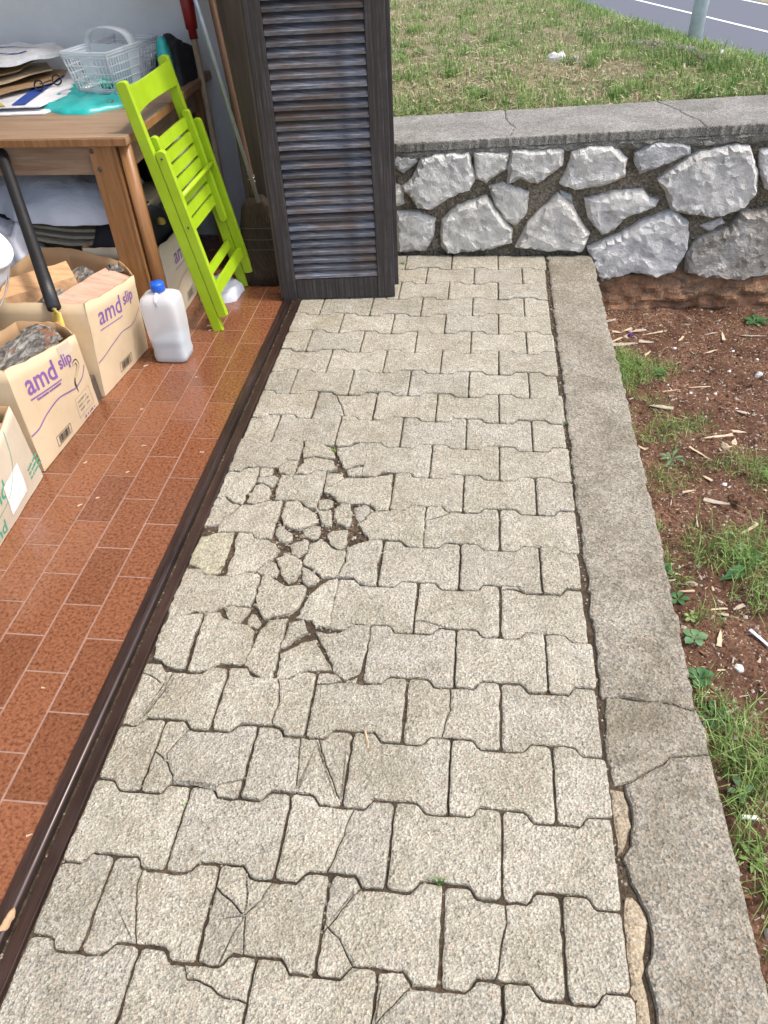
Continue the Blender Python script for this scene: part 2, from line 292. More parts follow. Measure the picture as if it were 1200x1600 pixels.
def aggregate(name,lo,mid,hi,warm,dark,gscale,stain,bumpd,ostr=.12,green=None):
    n=NT(name)
    cell=n.vor(gscale,out='Color'); sep=n.n('SeparateColor'); n.l(cell,sep.inputs[0])
    base=n.ramp(sep.outputs[0],[(0,dark),(.16,lo),(.45,mid),(.8,hi),(1,tuple(min(1,h*1.25) for h in hi))])
    base=n.mix(n.math('MULTIPLY',n.math('GREATER_THAN',sep.outputs[1],.80),.55),base,warm)
    fine=n.noise(gscale*1.5,2,.7)
    base=n.mix(.55,base,n.ramp(fine,[(.33,tuple(x*.36 for x in mid)),(.5,mid),(.66,tuple(min(1,x*1.6) for x in mid))]),'MIX')
    # larger, soft patches of weathering
    st=n.ramp(n.noise(6,3,.65,dist=.4),[(.35,(1,1,1)),(.7,stain)])
    base=n.mix(.8,base,st,'MULTIPLY')
    st2=n.ramp(n.noise(31,3,.7),[(.3,(.78,.78,.77)),(.6,(1.08,1.08,1.08))])
    base=n.mix(.7,base,st2,'MULTIPLY')
    if green:
        g=n.ramp(n.noise(9,3,.7,dist=.6),[(.56,(0,0,0)),(.74,(1,1,1))]); base=n.mix(n.math('MULTIPLY',g,.42),base,green)
    ob=n.ramp(n.orand(),[(0,(1-ostr,1-ostr,1-ostr*.9)),(.5,(1,.99,.965)),(1,(1+ostr*.6,1+ostr*.5,1+ostr*.3))])
    base=n.mix(1.,base,ob,'MULTIPLY')
    n.bump(n.math('ADD',n.math('MULTIPLY',n.vor(gscale),.55),n.math('MULTIPLY',n.noise(gscale*.4,4,.75),1.5)),1.,bumpd*1.5)
    M[name]=n.out(base,.88,spec=.25)
aggregate('brick',(.26,.245,.20),(.36,.340,.283),(.49,.468,.395),(.43,.31,.215),(.12,.11,.088),215,(.70,.68,.61),.0034,ostr=.075,green=(.235,.22,.17))
aggregate('brick_green',(.20,.185,.14),(.30,.285,.215),(.42,.40,.31),(.34,.27,.18),(.09,.085,.065),200,(.80,.80,.70),.0015)
aggregate('kerb',(.145,.133,.108),(.24,.223,.182),(.38,.355,.295),(.36,.25,.16),(.06,.055,.047),200,(.55,.515,.44),.0026,ostr=.04,green=(.085,.075,.055))
aggregate('coping',(.14,.135,.122),(.215,.208,.19),(.36,.348,.32),(.24,.215,.18),(.055,.053,.048),200,(.55,.54,.51),.002,ostr=.04,green=(.11,.107,.10))
aggregate('mortar',(.17,.145,.108),(.28,.24,.18),(.42,.37,.29),(.26,.185,.115),(.05,.042,.03),110,(.6,.56,.48),.010,green=(.08,.068,.048))
aggregate('old_mortar',(.20,.165,.115),(.285,.24,.17),(.37,.32,.24),(.33,.24,.14),(.10,.08,.055),170,(.75,.7,.62),.002)
def soil(name,c1,c2,c3,chip):
    n=NT(name); f=n.noise(75,5,.78); col=n.ramp(f,[(.34,c1),(.5,c2),(.66,c3)])
    big=n.noise(5,4,.6); col=n.mix(n.ramp(big,[(.4,(0,0,0)),(.65,(1,1,1))]),col,n.ramp(n.noise(60,4,.7),[(.35,c1),(.7,c2)]))
    v=n.n('TexVoronoi'); v.inputs['Scale'].default_value=150; n.l(n.pos(),v.inputs['Vector']); sp=n.n('SeparateColor'); n.l(v.outputs['Color'],sp.inputs[0])
    m=n.math('MULTIPLY',n.math('GREATER_THAN',sp.outputs[0],.93),n.math('LESS_THAN',v.outputs['Distance'],.42)); col=n.mix(m,col,chip)
    b=n.bump(n.noise(90,5,.75),1.,.012); n.bump(n.noise(22,4,.6),.7,.02,b)
    M[name]=n.out(col,.95,spec=.15)
soil('soil',(.05,.026,.016),(.155,.080,.049),(.29,.175,.115),(.38,.30,.22))
soil('bed',(.04,.03,.02),(.095,.07,.047),(.17,.13,.09),(.30,.26,.20))
soil('lawn_soil',(.12,.11,.055),(.24,.21,.115),(.36,.32,.20),(.42,.38,.28))
n=NT('footing'); f=n.noise(9,6,.7,vec=n.pos((1,1,2.5)),dist=.5); col=n.ramp(f,[(.25,(.06,.045,.034)),(.42,(.19,.125,.08)),(.60,(.34,.18,.10)),(.8,(.42,.30,.19))]); n.bump(n.noise(40,5,.7),1.,.02); M['footing']=n.out(col,.92,spec=.2)
n=NT('limestone'); f=n.noise(11,6,.68,dist=.3); col=n.ramp(f,[(.24,(.30,.29,.27)),(.36,(.58,.57,.55)),(.52,(.76,.75,.72)),(.72,(.86,.85,.82))])
col=n.mix(n.ramp(n.noise(30,5,.7),[(.55,(0,0,0)),(.8,(.45,.45,.45))]),col,(.20,.175,.14)); col=n.mix(1.,col,n.ramp(n.orand(),[(0,(.72,.74,.79)),(.35,(.95,.93,.88)),(.7,(.98,.98,.98)),(1,(1.05,1.01,.93))]),'MULTIPLY')
n.bump(n.math('ADD',n.noise(45,4,.8,dist=.5),n.math('MULTIPLY',n.noise(190,3,.8),.7)),1.,.013); M['limestone']=n.out(col,.85,spec=.3)
n=NT('limestone_dark'); f=n.noise(11,6,.68,dist=.3); col=n.ramp(f,[(.25,(.14,.125,.105)),(.45,(.34,.315,.27)),(.62,(.50,.475,.43)),(.8,(.62,.60,.57))]); n.bump(n.noise(38,4,.75,dist=.8),1.,.02); M['limestone_dark']=n.out(col,.88,spec=.3)
n=NT('tile'); rn=n.orand(); f=n.noise(120,3,.62,dist=.2); col=n.ramp(f,[(.26,(.05,.018,.010)),(.39,(.125,.045,.021)),(.50,(.185,.07,.033)),(.72,(.235,.098,.05))])
col=n.mix(1.,col,n.ramp(rn,[(0,(.84,.83,.82)),(.5,(.98,.98,.98)),(1,(1.10,1.11,1.11))]),'MULTIPLY'); n.bump(n.noise(60,3,.5),.12,.002)
M['tile']=n.out(col,n.ramp(n.noise(14,4,.6),[(.3,(.10,.10,.10)),(.7,(.28,.28,.28))]),spec=.7)
M['grout']=plain('grout',(.25,.15,.105),.85,.25,40)
n=NT('rail_metal'); f=n.noise(30,5,.7,vec=n.pos((1,.12,1))); col=n.ramp(f,[(.3,(.018,.010,.008)),(.6,(.05,.027,.021)),(.8,(.10,.052,.038))]); n.bump(n.noise(200,3,.6),.25,.001); M['rail_metal']=n.out(col,n.ramp(n.noise(12),[(.3,(.28,.28,.28)),(.7,(.5,.5,.5))]),metal=.25)
n=NT('rail_bar'); col=n.ramp(n.noise(30,4,.7,vec=n.pos((1,.12,1))),[(.3,(.03,.02,.018)),(.7,(.10,.07,.062))]); M['rail_bar']=n.out(col,.28,metal=.5)
def wood(name,stops,scale,rough=.6,bumpd=.0015,osv=.15,stain=None):
    n=NT(name); v=n.pos(scale,obj=True); f=n.noise(1,6,.68,vec=v,dist=.35); col=n.ramp(f,stops)
    if stain: col=n.mix(n.ramp(n.noise(6,4,.7,vec=n.pos((1,1,2.5))),[(.42,(0,0,0)),(.66,(.9,.9,.9))]),col,stain)
    col=n.mix(1.,col,n.ramp(n.orand(),[(0,(1-osv,)*3),(1,(1+osv,)*3)]),'MULTIPLY'); n.bump(f,.7,bumpd)
    M[name]=n.out(col,rough,spec=.35)
# weathered dark stain, bluish bloom on the slats
wood('slat',[(.28,(.020,.018,.021)),(.42,(.058,.063,.080)),(.55,(.135,.142,.165)),(.72,(.27,.27,.28))],(1.6,110,110),.5,.0012,.42,(.095,.066,.048))
wood('stile',[(.28,(.010,.007,.006)),(.46,(.030,.024,.022)),(.62,(.062,.055,.058)),(.80,(.19,.15,.125))],(110,110,3),.55,.0015,.1,(.030,.026,.026))
wood('raw_wood',[(.25,(.20,.12,.07)),(.6,(.36,.25,.16)),(.8,(.48,.36,.25))],(60,60,4),.8)
wood('table_top',[(.25,(.17,.105,.062)),(.5,(.28,.185,.115)),(.75,(.37,.255,.165))],(4,60,60),.45,.0006,.05)
wood('table_leg',[(.25,(.17,.075,.025)),(.5,(.27,.13,.05)),(.75,(.36,.19,.085))],(60,60,4),.4,.0005,.06)
wood('brown_frame',[(.25,(.06,.045,.035)),(.5,(.09,.068,.052)),(.75,(.12,.092,.07))],(30,30,3),.6,.0006,.05)
wood('stick',[(.25,(.30,.22,.14)),(.5,(.42,.32,.22)),(.75,(.50,.40,.29))],(60,60,4),.6,.0004,.05)
wood('brown_stick',[(.25,(.05,.025,.012)),(.5,(.11,.055,.028)),(.75,(.17,.09,.045))],(60,60,4),.5,.0004,.05)
wood('cut_wood',[(.25,(.36,.19,.09)),(.5,(.52,.31,.16)),(.75,(.62,.42,.25))],(8,50,50),.8,.001,.12)
wood('pink_wood',[(.25,(.34,.19,.13)),(.5,(.47,.30,.22)),(.75,(.55,.38,.29))],(8,50,50),.85,.001,.08)
n=NT('bark'); v=n.pos((70,22,70),obj=True); f=n.noise(1,6,.7,vec=v,dist=.6); col=n.ramp(f,[(.3,(.02,.018,.016)),(.47,(.10,.092,.08)),(.6,(.26,.25,.225)),(.8,(.42,.40,.36))])
col=n.mix(n.ramp(n.noise(22,4,.6,vec=n.pos(obj=True)),[(.54,(0,0,0)),(.64,(.9,.9,.9))]),col,(.24,.10,.05)); n.bump(f,1.,.008); M['bark']=n.out(col,.9,spec=.2)
n=NT('straw'); f=n.noise(1,4,.6,vec=n.pos((260,260,8))); col=n.ramp(f,[(.3,(.012,.007,.004)),(.55,(.042,.024,.012)),(.75,(.085,.052,.026))]); n.bump(f,1.,.004); M['straw']=n.out(col,.8)
n=NT('green_paint'); col=n.ramp(n.noise(14,3,.5),[(.3,(.30,.455,.010)),(.7,(.35,.52,.016))]); n.bump(n.noise(1,3,.5,vec=n.pos((150,150,10),obj=True)),.12,.0008); M['green_paint']=n.out(col,.38,spec=.45)
n=NT('plaster'); col=n.ramp(n.noise(3.5,6,.65),[(.3,(.68,.70,.71)),(.7,(.78,.80,.81))]); col=n.mix(n.ramp(n.noise(34,5,.7),[(.66,(0,0,0)),(.78,(.5,.5,.5))]),col,(.56,.575,.58)); n.bump(n.noise(60,3,.65),.5,.003); M['plaster']=n.out(col,.9,spec=.2)
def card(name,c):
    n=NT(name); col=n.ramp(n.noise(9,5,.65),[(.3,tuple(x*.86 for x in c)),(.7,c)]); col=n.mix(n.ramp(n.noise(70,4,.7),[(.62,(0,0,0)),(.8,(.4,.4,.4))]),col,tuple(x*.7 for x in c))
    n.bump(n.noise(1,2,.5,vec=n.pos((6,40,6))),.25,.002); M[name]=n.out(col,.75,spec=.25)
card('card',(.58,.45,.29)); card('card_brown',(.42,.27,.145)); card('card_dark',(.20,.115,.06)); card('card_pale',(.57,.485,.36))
for nm,c,rg in (('purple',(.19,.085,.28),.6),('green_ink',(.05,.36,.22),.6),('ink',(.03,.03,.028),.6),('ink_grey',(.30,.25,.19),.7),('label_white',(.80,.79,.76),.5),('white_plastic',(.74,.75,.76),.3),('cap_blue',(.012,.10,.52),.35),('black_rubber',(.012,.012,.013),.45),('yellow_fibre',(.62,.45,.10),.4),('red_plastic',(.26,.015,.015),.4),('steel',(.34,.37,.42),.35),('zinc',(.52,.61,.72),.42),('wire',(.5,.5,.5),.35),('turq',(.03,.42,.40),.32),('teal_peg',(.10,.50,.40),.4),('black_cloth',(.014,.014,.018),.7),('navy',(.05,.065,.10),.5),('paper',(.76,.76,.77),.6),('blue_print',(.02,.07,.33),.5),('yellow_print',(.72,.55,.06),.5),('rug',(.34,.30,.22),.95),('cloth_white',(.56,.58,.64),.8),('bolt',(.06,.055,.05),.5),('asphalt',(.085,.09,.105),.85),('road_paint',(.72,.73,.74),.7),('chip',(.47,.36,.235),.8),('chip_grey',(.36,.295,.225),.85),('pebble',(.52,.50,.46),.8),('white_pebble',(.74,.75,.77),.7),('violet',(.07,.012,.14),.5),('dead_leaf',(.42,.27,.15),.8),('bin_plastic',(.20,.23,.28),.25),('crumb',(.30,.26,.21),.9),('needle',(.20,.095,.05),.85),('gold',(.45,.33,.06),.35)):
    M[nm]=plain(nm,c,rg,.16,30)
M['steel'].node_tree.nodes['Principled BSDF'].inputs['Metallic'].default_value=.7
M['wire'].node_tree.nodes['Principled BSDF'].inputs['Metallic'].default_value=.8
def clear(name,c,rough,see,thru):
    n=NT(name); n.out(c,rough,spec=.5); t=n.n('BsdfTranslucent'); t.inputs[0].default_value=(*c,1); a=n.n('MixShader'); a.inputs[0].default_value=thru; n.l(n.b.outputs[0],a.inputs[1]); n.l(t.outputs[0],a.inputs[2])
    tr=n.n('BsdfTransparent'); b=n.n('MixShader'); b.inputs[0].default_value=see; n.l(a.outputs[0],b.inputs[1]); n.l(tr.outputs[0],b.inputs[2]); n.l(b.outputs[0],n.t.nodes['Material Output'].inputs[0]); M[name]=n.m
n=NT('tarp'); n.bump(n.noise(12,4,.6,vec=n.pos((1,3,1))),.6,.01); M['tarp']=n.out((.60,.63,.69),.42,spec=.5)
clear('jug_plastic',(.86,.88,.90),.30,.38,.35)
n=NT('water'); M['water']=n.out((.33,.42,.46),.08)
clear('clear_plastic',(.88,.92,.96),.25,.58,.3)
def leafm(name,c,tr=.3):
    n=NT(name); col=n.ramp(n.noise(45,3,.6),[(.3,tuple(x*.75 for x in c)),(.7,tuple(x*1.2 for x in c))]); n.out(col,.55,spec=.3)
    t=n.n('BsdfTranslucent'); n.l(col,t.inputs[0]); mx=n.n('MixShader'); mx.inputs[0].default_value=tr; n.l(n.b.outputs[0],mx.inputs[1]); n.l(t.outputs[0],mx.inputs[2]); n.l(mx.outputs[0],n.t.nodes['Material Output'].inputs[0]); M[name]=n.m
for nm,c in (('g1',(.10,.19,.045)),('g2',(.19,.30,.075)),('g3',(.30,.38,.14)),('dry1',(.44,.37,.22)),('dry2',(.55,.49,.33)),('dry3',(.28,.21,.13)),('weed',(.055,.145,.045)),('weed2',(.12,.23,.10))): leafm(nm,c)
# ================================================================ setting
PIT=.1428; E_=.0815; W_=PIT-E_; GAP=.0019
def brick_outline(k,x0,x1):
    """one bone-shaped paver of row k between x0 and x1 (cut ends included)"""
    cx=round((x0+x1)/.2)/1*.1
    full=x0+.1 if abs((x1-x0)-.2)<.02 else None
    def edge(x,ph):  # half height of the row's edge at x; ph = centre of a brick
        d=abs(x-ph)
        if d>.1: d=.2-d if d<.2 else 0
        if d>.059: return E_
        if d<.039: return W_
        t=(d-.039)/.02; t=t*t*(3-2*t); return W_+(E_-W_)*t
    ph=[-.1-.2*i for i in range(8)] if k%2==0 else [0-.2*i for i in range(8)]
    def hh(x): 
        c=min(ph,key=lambda q:abs(q-x)); return edge(x,c)
    xs=[x0]
    c=min(ph,key=lambda q:abs(q-(x0+x1)/2))
    for d in (-.066,-.058,-.052,-.046,-.040,-.030,.030,.040,.046,.052,.058,.066):
        if x0+.006<c+d<x1-.006: xs.append(c+d)
    xs.append(x1)
    yc=-k*PIT
    sk=lambda x:yc+.0072*x
    top=[(x,sk(x)+hh(x)) for x in xs]; bot=[(x,sk(x)-hh(x)) for x in xs]
    r=.004
    def trim(L): return [(L[0][0]+0,L[0][1]-0)]+L[1:-1]+[L[-1]]
    P=trim(bot)+trim(top)[::-1]
    if k==0: P=[(x,min(y,.064)) for x,y in P]
    return P
def rounded(P,r):
    out=[]; n=len(P)
    for i in range(n):
        a,b,c=P[i-1],P[i],P[(i+1)%n]; u,v=(a-b),(c-b)
        if u.length<1e-5 or v.length<1e-5 or u.normalized().dot(v.normalized())<-.5: out.append(b); continue
        q=min(r,u.length*.45,v.length*.45); p0,p2=b+u.normalized()*q,b+v.normalized()*q
        out+=[p0,p0*.25+b*.5+p2*.25,p2]
    return out
bed=MB(); N=40; 
for j in range(N+1):
    for i in range(15): X_,Y_=-1.0+i*.073,-3.55+j*3.62/N; bed.v.append(Vector((X_,Y_,-.0080-.0050*math.exp(-((X_+.72)/.22)**2-((Y_+1.76)/.28)**2)+rnd(-.0012,.0012))))
bed.f=[(j*15+i,j*15+i+1,(j+1)*15+i+1,(j+1)*15+i) for j in range(N) for i in range(14)]; bed.m=[0]*len(bed.f)
pavement=tag(bed.build('pavement',M['bed'],smooth=True),kind='structure')
def ext(c,l=.022):
    return [c[0]+(c[0]-c[1]).normalized()*l]+c+[c[-1]+(c[-1]-c[-2]).normalized()*l]
def dense(c): return [a.lerp(b,k/6) for a,b in zip(c,c[1:]) for k in range(6)]
CR=[(pts(c),ext(pts(c)),dense(pts(c))) for i,c in enumerate(CRK) if i not in (27,)]
drop={(10,-1.0),(10,-.8),(11,-1.1),(11,-.9),(11,-.7),(12,-1.0),(12,-.8),(12,-.6),(13,-1.1),(13,-.9),(13,-.7),(14,-1.0),(14,-.8),(15,-1.1),(15,-.9),(15,-.7)}
for k in range(0,24):
    xs=[0,-.2,-.4,-.6,-.8,-1.0] if k%2==0 else [0,-.1,-.3,-.5,-.7,-.9,-1.1]
    for x1,x0 in zip(xs,xs[1:]):
        if (k,round(x0,1)) in drop: continue
        a=max(x0,-.996); b=x1+(random.Random(k*7).uniform(-.005,.006) if x1==0 else 0)
        P=[Vector(p) for p in brick_outline(k,a,b)]
        P=ccw(P)
        bb=(min(p.x for p in P),max(p.x for p in P),min(p.y for p in P),max(p.y for p in P))
        hit=CR
        # only cracks mostly inside this brick
        hit=[e for c,e,s in hit if sum(bb[0]+.004<p.x<bb[1]-.004 and bb[2]+.008<p.y<bb[3]-.008 for p in s)>=.5*len(s)]
        base=rounded(inset(P,GAP),.009)
        pieces=split(base,hit) if hit else [base]
        for q,Q in enumerate(pieces):
            frag=len(pieces)>1
            slab('brick',Q,-.05,rnd(-.0022,.0018)-(rnd(0,.002) if frag else 0),(.0046 if not frag else min(.0046,.22*abs(area(Q))/max(.01,sum((Q[i_]-Q[i_-1]).length for i_ in range(len(Q)))))),M['brick'],pavement,.015,.0014 if not frag else .002,.0009 if frag else 0,.012 if not frag else .02,k*31+q*7+int(-x0*100))
rr=random.Random(5)
for i,f in enumerate(FRAG):
    P=pts(f); A_=abs(area(P)); small=A_<.0025
    if i>=37: P=[p-Vector((0,.008)) if p.y<-15*PIT-.035 else p for p in P]
    P=[p if p.x>-.997 else Vector((-.997,p.y)) for p in P]
    slab('brick',P,-.05,(rr.uniform(-.005,.001) if small else rr.uniform(-.003,.002)),.0045 if not small else .006,M['brick_green'] if i==23 else M['brick'],pavement,.009,.0026,-.0008,.045 if small else .022,i*13+5)
# crumbs and dry needles lying in the broken joints
def lumps(name,places,mats,parent=None,**kw):
    mb=MB()
    for (x,y,z,s) in places:
        rr=[rnd(.6,1.15)*s for _ in range(6)]; a=rnd(0,3.1); ca,sa=math.cos(a),math.sin(a)
        c=[(rr[0],0,0),(-rr[1],0,0),(0,rr[2]*.8,0),(0,-rr[3]*.8,0),(rnd(-.2,.2)*s,0,rr[4]*.65),(0,0,-rr[5]*.6)]
        vs=[(x+p[0]*ca-p[1]*sa,y+p[0]*sa+p[1]*ca,z+p[2]) for p in c]
        mb.add(vs,[(0,2,4),(2,1,4),(1,3,4),(3,0,4),(2,0,5),(1,2,5),(3,1,5),(0,3,5)],random.randrange(len(mats)))
    return mb.build(name,mats,parent,**kw)
pl=[]
for _ in range(1900):
    x,y=random.gauss(-.72,.16),random.gauss(-1.72,.17)
    if -.99<x<-.5 and -2.2<y<-1.35: pl.append((x,y,rnd(-.012,-.006),rnd(.002,.009)*(.6 if random.random()<.7 else 1.2)))
tag(lumps('joint_grit',[(rnd(.000,.014),rnd(-3.0,.05),rnd(-.012,-.006),rnd(.002,.005)) for _ in range(600)],[M['bed'],M['bed'],M['crumb']],pavement),kind='stuff')
tag(lumps('rubble',pl,[M['brick'],M['crumb'],M['bed']],pavement),kind='stuff')
mb=MB()
for _ in range(420):
    if random.random()<.7: x,y=random.gauss(-.70,.13),random.gauss(-1.75,.16)
    else: x,y=rnd(-.99,0),rnd(-3,-.2)
    if not -.99<x<-.02: continue
    a=rnd(0,3.14); l=rnd(.006,.02); z=rnd(-.009,-.003); d=Vector((math.cos(a)*l,math.sin(a)*l,rnd(-.002,.002))); q=Vector((-math.sin(a),math.cos(a),0))*.0006; p=Vector((x,y,z))
    mb.add([p-q,p+d*.5-q*1.3+Vector((0,0,.001)),p+d,p+d*.5+q*1.3+Vector((0,0,.001)),p+q],[(0,1,3,4),(1,2,3)])
tag(mb.build('pine_needles',M['needle'],pavement),kind='stuff')
# ---------------------------------------------------------------- kerb
kb=MB().box((.004,-3.6,-.30),(.20,.07,-.010)); kerb=tag(kb.build('kerb',M['bed']),kind='structure')
k1,k2,k3,kr=pts(K_k1),pts(K_k2),pts(K_k3),pts(K_r)
kk=[Vector((.012,.064)),Vector((.010,-.6)),Vector((.011,-1.0)),Vector((.007,-1.5)),Vector((.010,-2.0)),Vector((.008,-2.215))]
slab('kerb_stone',kk+[p+Vector((0,.0012)) for p in k1[1:]]+[Vector((.206,-2.0)),Vector((.209,-1.2)),Vector((.205,-.5)),Vector((.206,.064))],-.32,.002,.008,M['kerb'],kerb,.014,.0042,0,0,1,jsc=45)
slab('kerb_stone',[p-Vector((0,.0008)) for p in k1[1:]]+[Vector((.200,-2.25))]+kr[1:2]+[p+Vector((0,.0008)) for p in k2[::-1]]+[Vector((.010,-2.42)),Vector((.006,-2.33))],-.32,.000,.007,M['kerb'],kerb,.02,.003,0,.006,2,jsc=38)
slab('kerb_stone',[p-Vector((-.001,.002)) for p in k3]+[Vector((.030,-3.6)),Vector((.212,-3.6)),Vector((.208,-2.9)),Vector((.208,-2.5))]+[p-Vector((0,.0008)) for p in k2[::-1][:-1]],-.32,.001,.008,M['kerb'],kerb,.02,.003,0,0,3,jsc=38)
slab('mortar_filling',pts(K_m1),-.06,-.003,.006,M['old_mortar'],kerb,.012,.003,0,.02,4)
slab('mortar_filling',pts(K_m2),-.06,-.005,.007,M['old_mortar'],kerb,.012,.003,0,.0,5)
# ---------------------------------------------------------------- tile floor
fl=MB().box((-4.6,-4.8,-.12),(-1.062,.34,-.0012)); floor=tag(fl.build('tile_floor',M['grout']),kind='structure')
tm=None; TP=.1009; TL=.2003
def tilemesh():
    P=[Vector(p) for p in ((-.0488,-.0985),(.0488,-.0985),(.0488,.0985),(-.0488,.0985))]; Q=inset(P,.0012)
    me=bpy.data.meshes.new('tile'); vs=[(p.x,p.y,-.006) for p in P]+[(p.x,p.y,-.0011) for p in P]+[(p.x,p.y,0) for p in Q]
    fs=[(k*4+i,k*4+(i+1)%4,k*4+4+(i+1)%4,k*4+4+i) for k in range(2) for i in range(4)]+[(8,9,10,11)]
    me.from_pydata(vs,[],fs); me.materials.append(M['tile']); return me
tm=tilemesh(); tiles=[]
for c in range(0,9):
    cx=-1.0625-TP*(c+.5)
    for j in range(-17,4):
        cy=-1.755+(.1 if c%2 else 0)+TL*(j+8+.5)-.0
        if cy>.26 or cy<-3.35: continue
        if c>5 and cy<-2.4: continue
        t=bpy.data.objects.new('tile',tm); COL.objects.link(t); t.parent=floor
        t.location=Vector((cx,cy,rnd(-.0004,.0006)))-floor.location; t.rotation_euler=(rnd(-.0025,.0025),rnd(-.0035,.0035),rnd(-.002,.002)); tiles.append(t)
rest=MB()
for c in range(0,34):
    cx=-1.0625-TP*(c+.5)
    for j in range(-17,4):
        cy=-1.755+(.1 if c%2 else 0)+TL*(j+8+.5)
        if (c<=5 and cy>=-3.35) or (c<9 and cy>=-2.4) or cy>.26 or cy<-4.7: continue
        if c<=8 and cy>=-2.4: continue
        rest.box((cx-.0493,cy-.0991,-.006),(cx+.0493,cy+.0991,0))
tag(rest.build('tile',M['tile'],floor),kind='stuff')
# ---------------------------------------------------------------- door track
track=empty('door_track',(-1.03,-2.4,0),'dark brown metal sliding door track between the red tiles and the pavers','door track')
Y0,Y1=-3.79,-.40
def strip(prof,name,mat,sm=False):
    mb=MB(); n=len(prof); vs=[(x,Y0,z) for x,z in prof]+[(x,Y1,z) for x,z in prof]
    mb.add(vs,[(i,i+1,n+i+1,n+i) for i in range(n-1)]+[tuple(range(n-1,-1,-1)),tuple(n+i for i in range(n)),(n-1,0,n,2*n-1)]); return mb.build(name,mat,track,sm)
strip([(-1.0665,-.03),(-1.0665,.005),(-1.0655,.006),(-1.049,.006),(-1.048,.005),(-1.048,-.03)][::-1],'inner_flange',M['rail_metal'])
strip([(-1.041+.0068*math.cos(t),.003+.0068*math.sin(t)) for t in [math.pi*i/10 for i in range(11)]]+[(-1.0478,-.03),(-1.0342,-.03)],'running_rail',M['rail_bar'],True)
strip([(-1.048,-.03),(-1.048,-.010),(-1.0195,-.010),(-1.0195,-.03)][::-1],'groove',M['bed'])
strip([(-1.0215,-.03),(-1.0215,.003),(-1.0205,.004),(-1.0005,.004),(-.9985,.006),(-.9972,.004),(-.9972,-.03)][::-1],'outer_flange',M['rail_metal'])
tag(lumps('grit',[(rnd(-1.032,-1.022),rnd(-3.2,-.45),rnd(-.010,-.007),rnd(.0015,.004)) for _ in range(220)],[M['crumb'],M['bed'],M['needle']],track),kind='stuff')
# ---------------------------------------------------------------- garden, lawn, road, ground
def gz(x,y):
    t=min(1,max(0,(y+2.9)/2.95)); return -.125-.11*t+.012*nz((x,y,0),4,2.)+.012*nz((x,y,0),11,5.)+.010*nz((x,y,0),26,8.)+.006*nz((x,y,0),55,3.)
def grid(name,x0,x1,y0,y1,nx,ny,zf,mat,keep=None):
    vs=[];fs=[]
    for j in range(ny+1):
        for i in range(nx+1):
            x=x0+(x1-x0)*i/nx; y=y0+(y1-y0)*j/ny; vs.append((x,y,zf(x,y)))
    fs=[(j*(nx+1)+i,j*(nx+1)+i+1,(j+1)*(nx+1)+i+1,(j+1)*(nx+1)+i) for j in range(ny) for i in range(nx)]
    return tag(mesh(name,vs,fs,mat,None,True),kind='structure')
grid('garden_soil',.195,1.5,-3.4,.2,110,260,gz,M['soil'])
CP=Vector((.335,3.38)); CD=(Vector((1.057,1.09))-CP).normalized(); CN=Vector((-CD.y,CD.x))*1   # crest of the bank, falls away to the right
if CN.x<0: CN=-CN
def lz(x,y):
    d=(Vector((x,y))-CP).dot(CN)      # >0 beyond the crest
    z=.455+.05*min(1,max(0,(y-.47)/.6))+.035*max(0,x+.6)*max(0,1-abs(y-.47)/2)
    z+=.018*nz((x,y,0),2.2,1.)+.010*nz((x,y,0),7,4.)
    if d>-.18: z-=max(0,d+.18)**1.6*.55 if d<.6 else 0
    if d>=.6: z-=.78**1.6*.55+(d-.6)*.62
    return max(z,-2.62)
grid('lawn',-3.5,9.5,.44,13.5,150,150,lz,M['lawn_soil'])
g=MB().box((-900,-900,-2.9),(900,900,-2.56)); tag(g.build('ground',M['lawn_soil']),kind='structure')
RD=Vector((.379,-.925)).normalized(); RN=Vector((.925,.379)).normalized()   # road runs along RD
RC=Vector((4.387,26.162)) # a point of the centre line
def rstrip(name,a,b,z,mat,parent=None,l0=-40,l1=45):
    c=[RC+RN*a+RD*l0,RC+RN*b+RD*l0,RC+RN*b+RD*l1,RC+RN*a+RD*l1]
    return mesh(name,[(p.x,p.y,z) for p in c],[(0,1,2,3) if area(c)>0 else (3,2,1,0)],mat,parent)
road=tag(rstrip('road',-2.8,2.8,-2.5,M['asphalt'],None,-60,60),kind='structure')
for a in (-2.58,0,2.58): rstrip('lane_line',a-.06,a+.06,-2.495,M['road_paint'],road,-60,60)
# ---------------------------------------------------------------- lamp post on the bank
pole=empty('signpost',(.86,1.80,.42),'grey metal post standing in the grass beside the road','post')
mb=MB().tube([(.85,1.80,.20),(.85,1.80,1.2),(.85,1.80,3.2)],.039,20); mb.build('pole',M['zinc'],pole,True)
MB().tube([(.85,1.80,3.2),(.85,1.80,3.215)],[.040,.03],20).build('cap',M['zinc'],pole,True)
# ---------------------------------------------------------------- stone wall
YW=.085
wall=empty('stone_wall',(.3,YW,-.25),'low wall of pale grey rough stones under a concrete coping','wall')
mb=MB(); NX,NZ=150,40; X0,X1=-1.05,2.6
topz=lambda x:.445+.037*(x+.64)
for j in range(NZ+1):
    for i in range(NX+1):
        x=X0+(X1-X0)*i/NX; z=-.35+(topz(x)-.02+.35)*j/NZ
        d=.010*nz((x,z,0),14,3.)+.008*nz((x,z,0),40,6.)
        mb.v.append(Vector((x,YW+.008+d,z)))
mb.f=[(j*(NX+1)+i,j*(NX+1)+i+1,(j+1)*(NX+1)+i+1,(j+1)*(NX+1)+i) for j in range(NZ) for i in range(NX)]; mb.m=[0]*len(mb.f)
mb.box((X0,YW+.03,-.35),(X1,.44,.42)); mb.build('mortar_bed',M['mortar'],wall)
to=lambda x,z,h:(x,YW-.002-h,z)
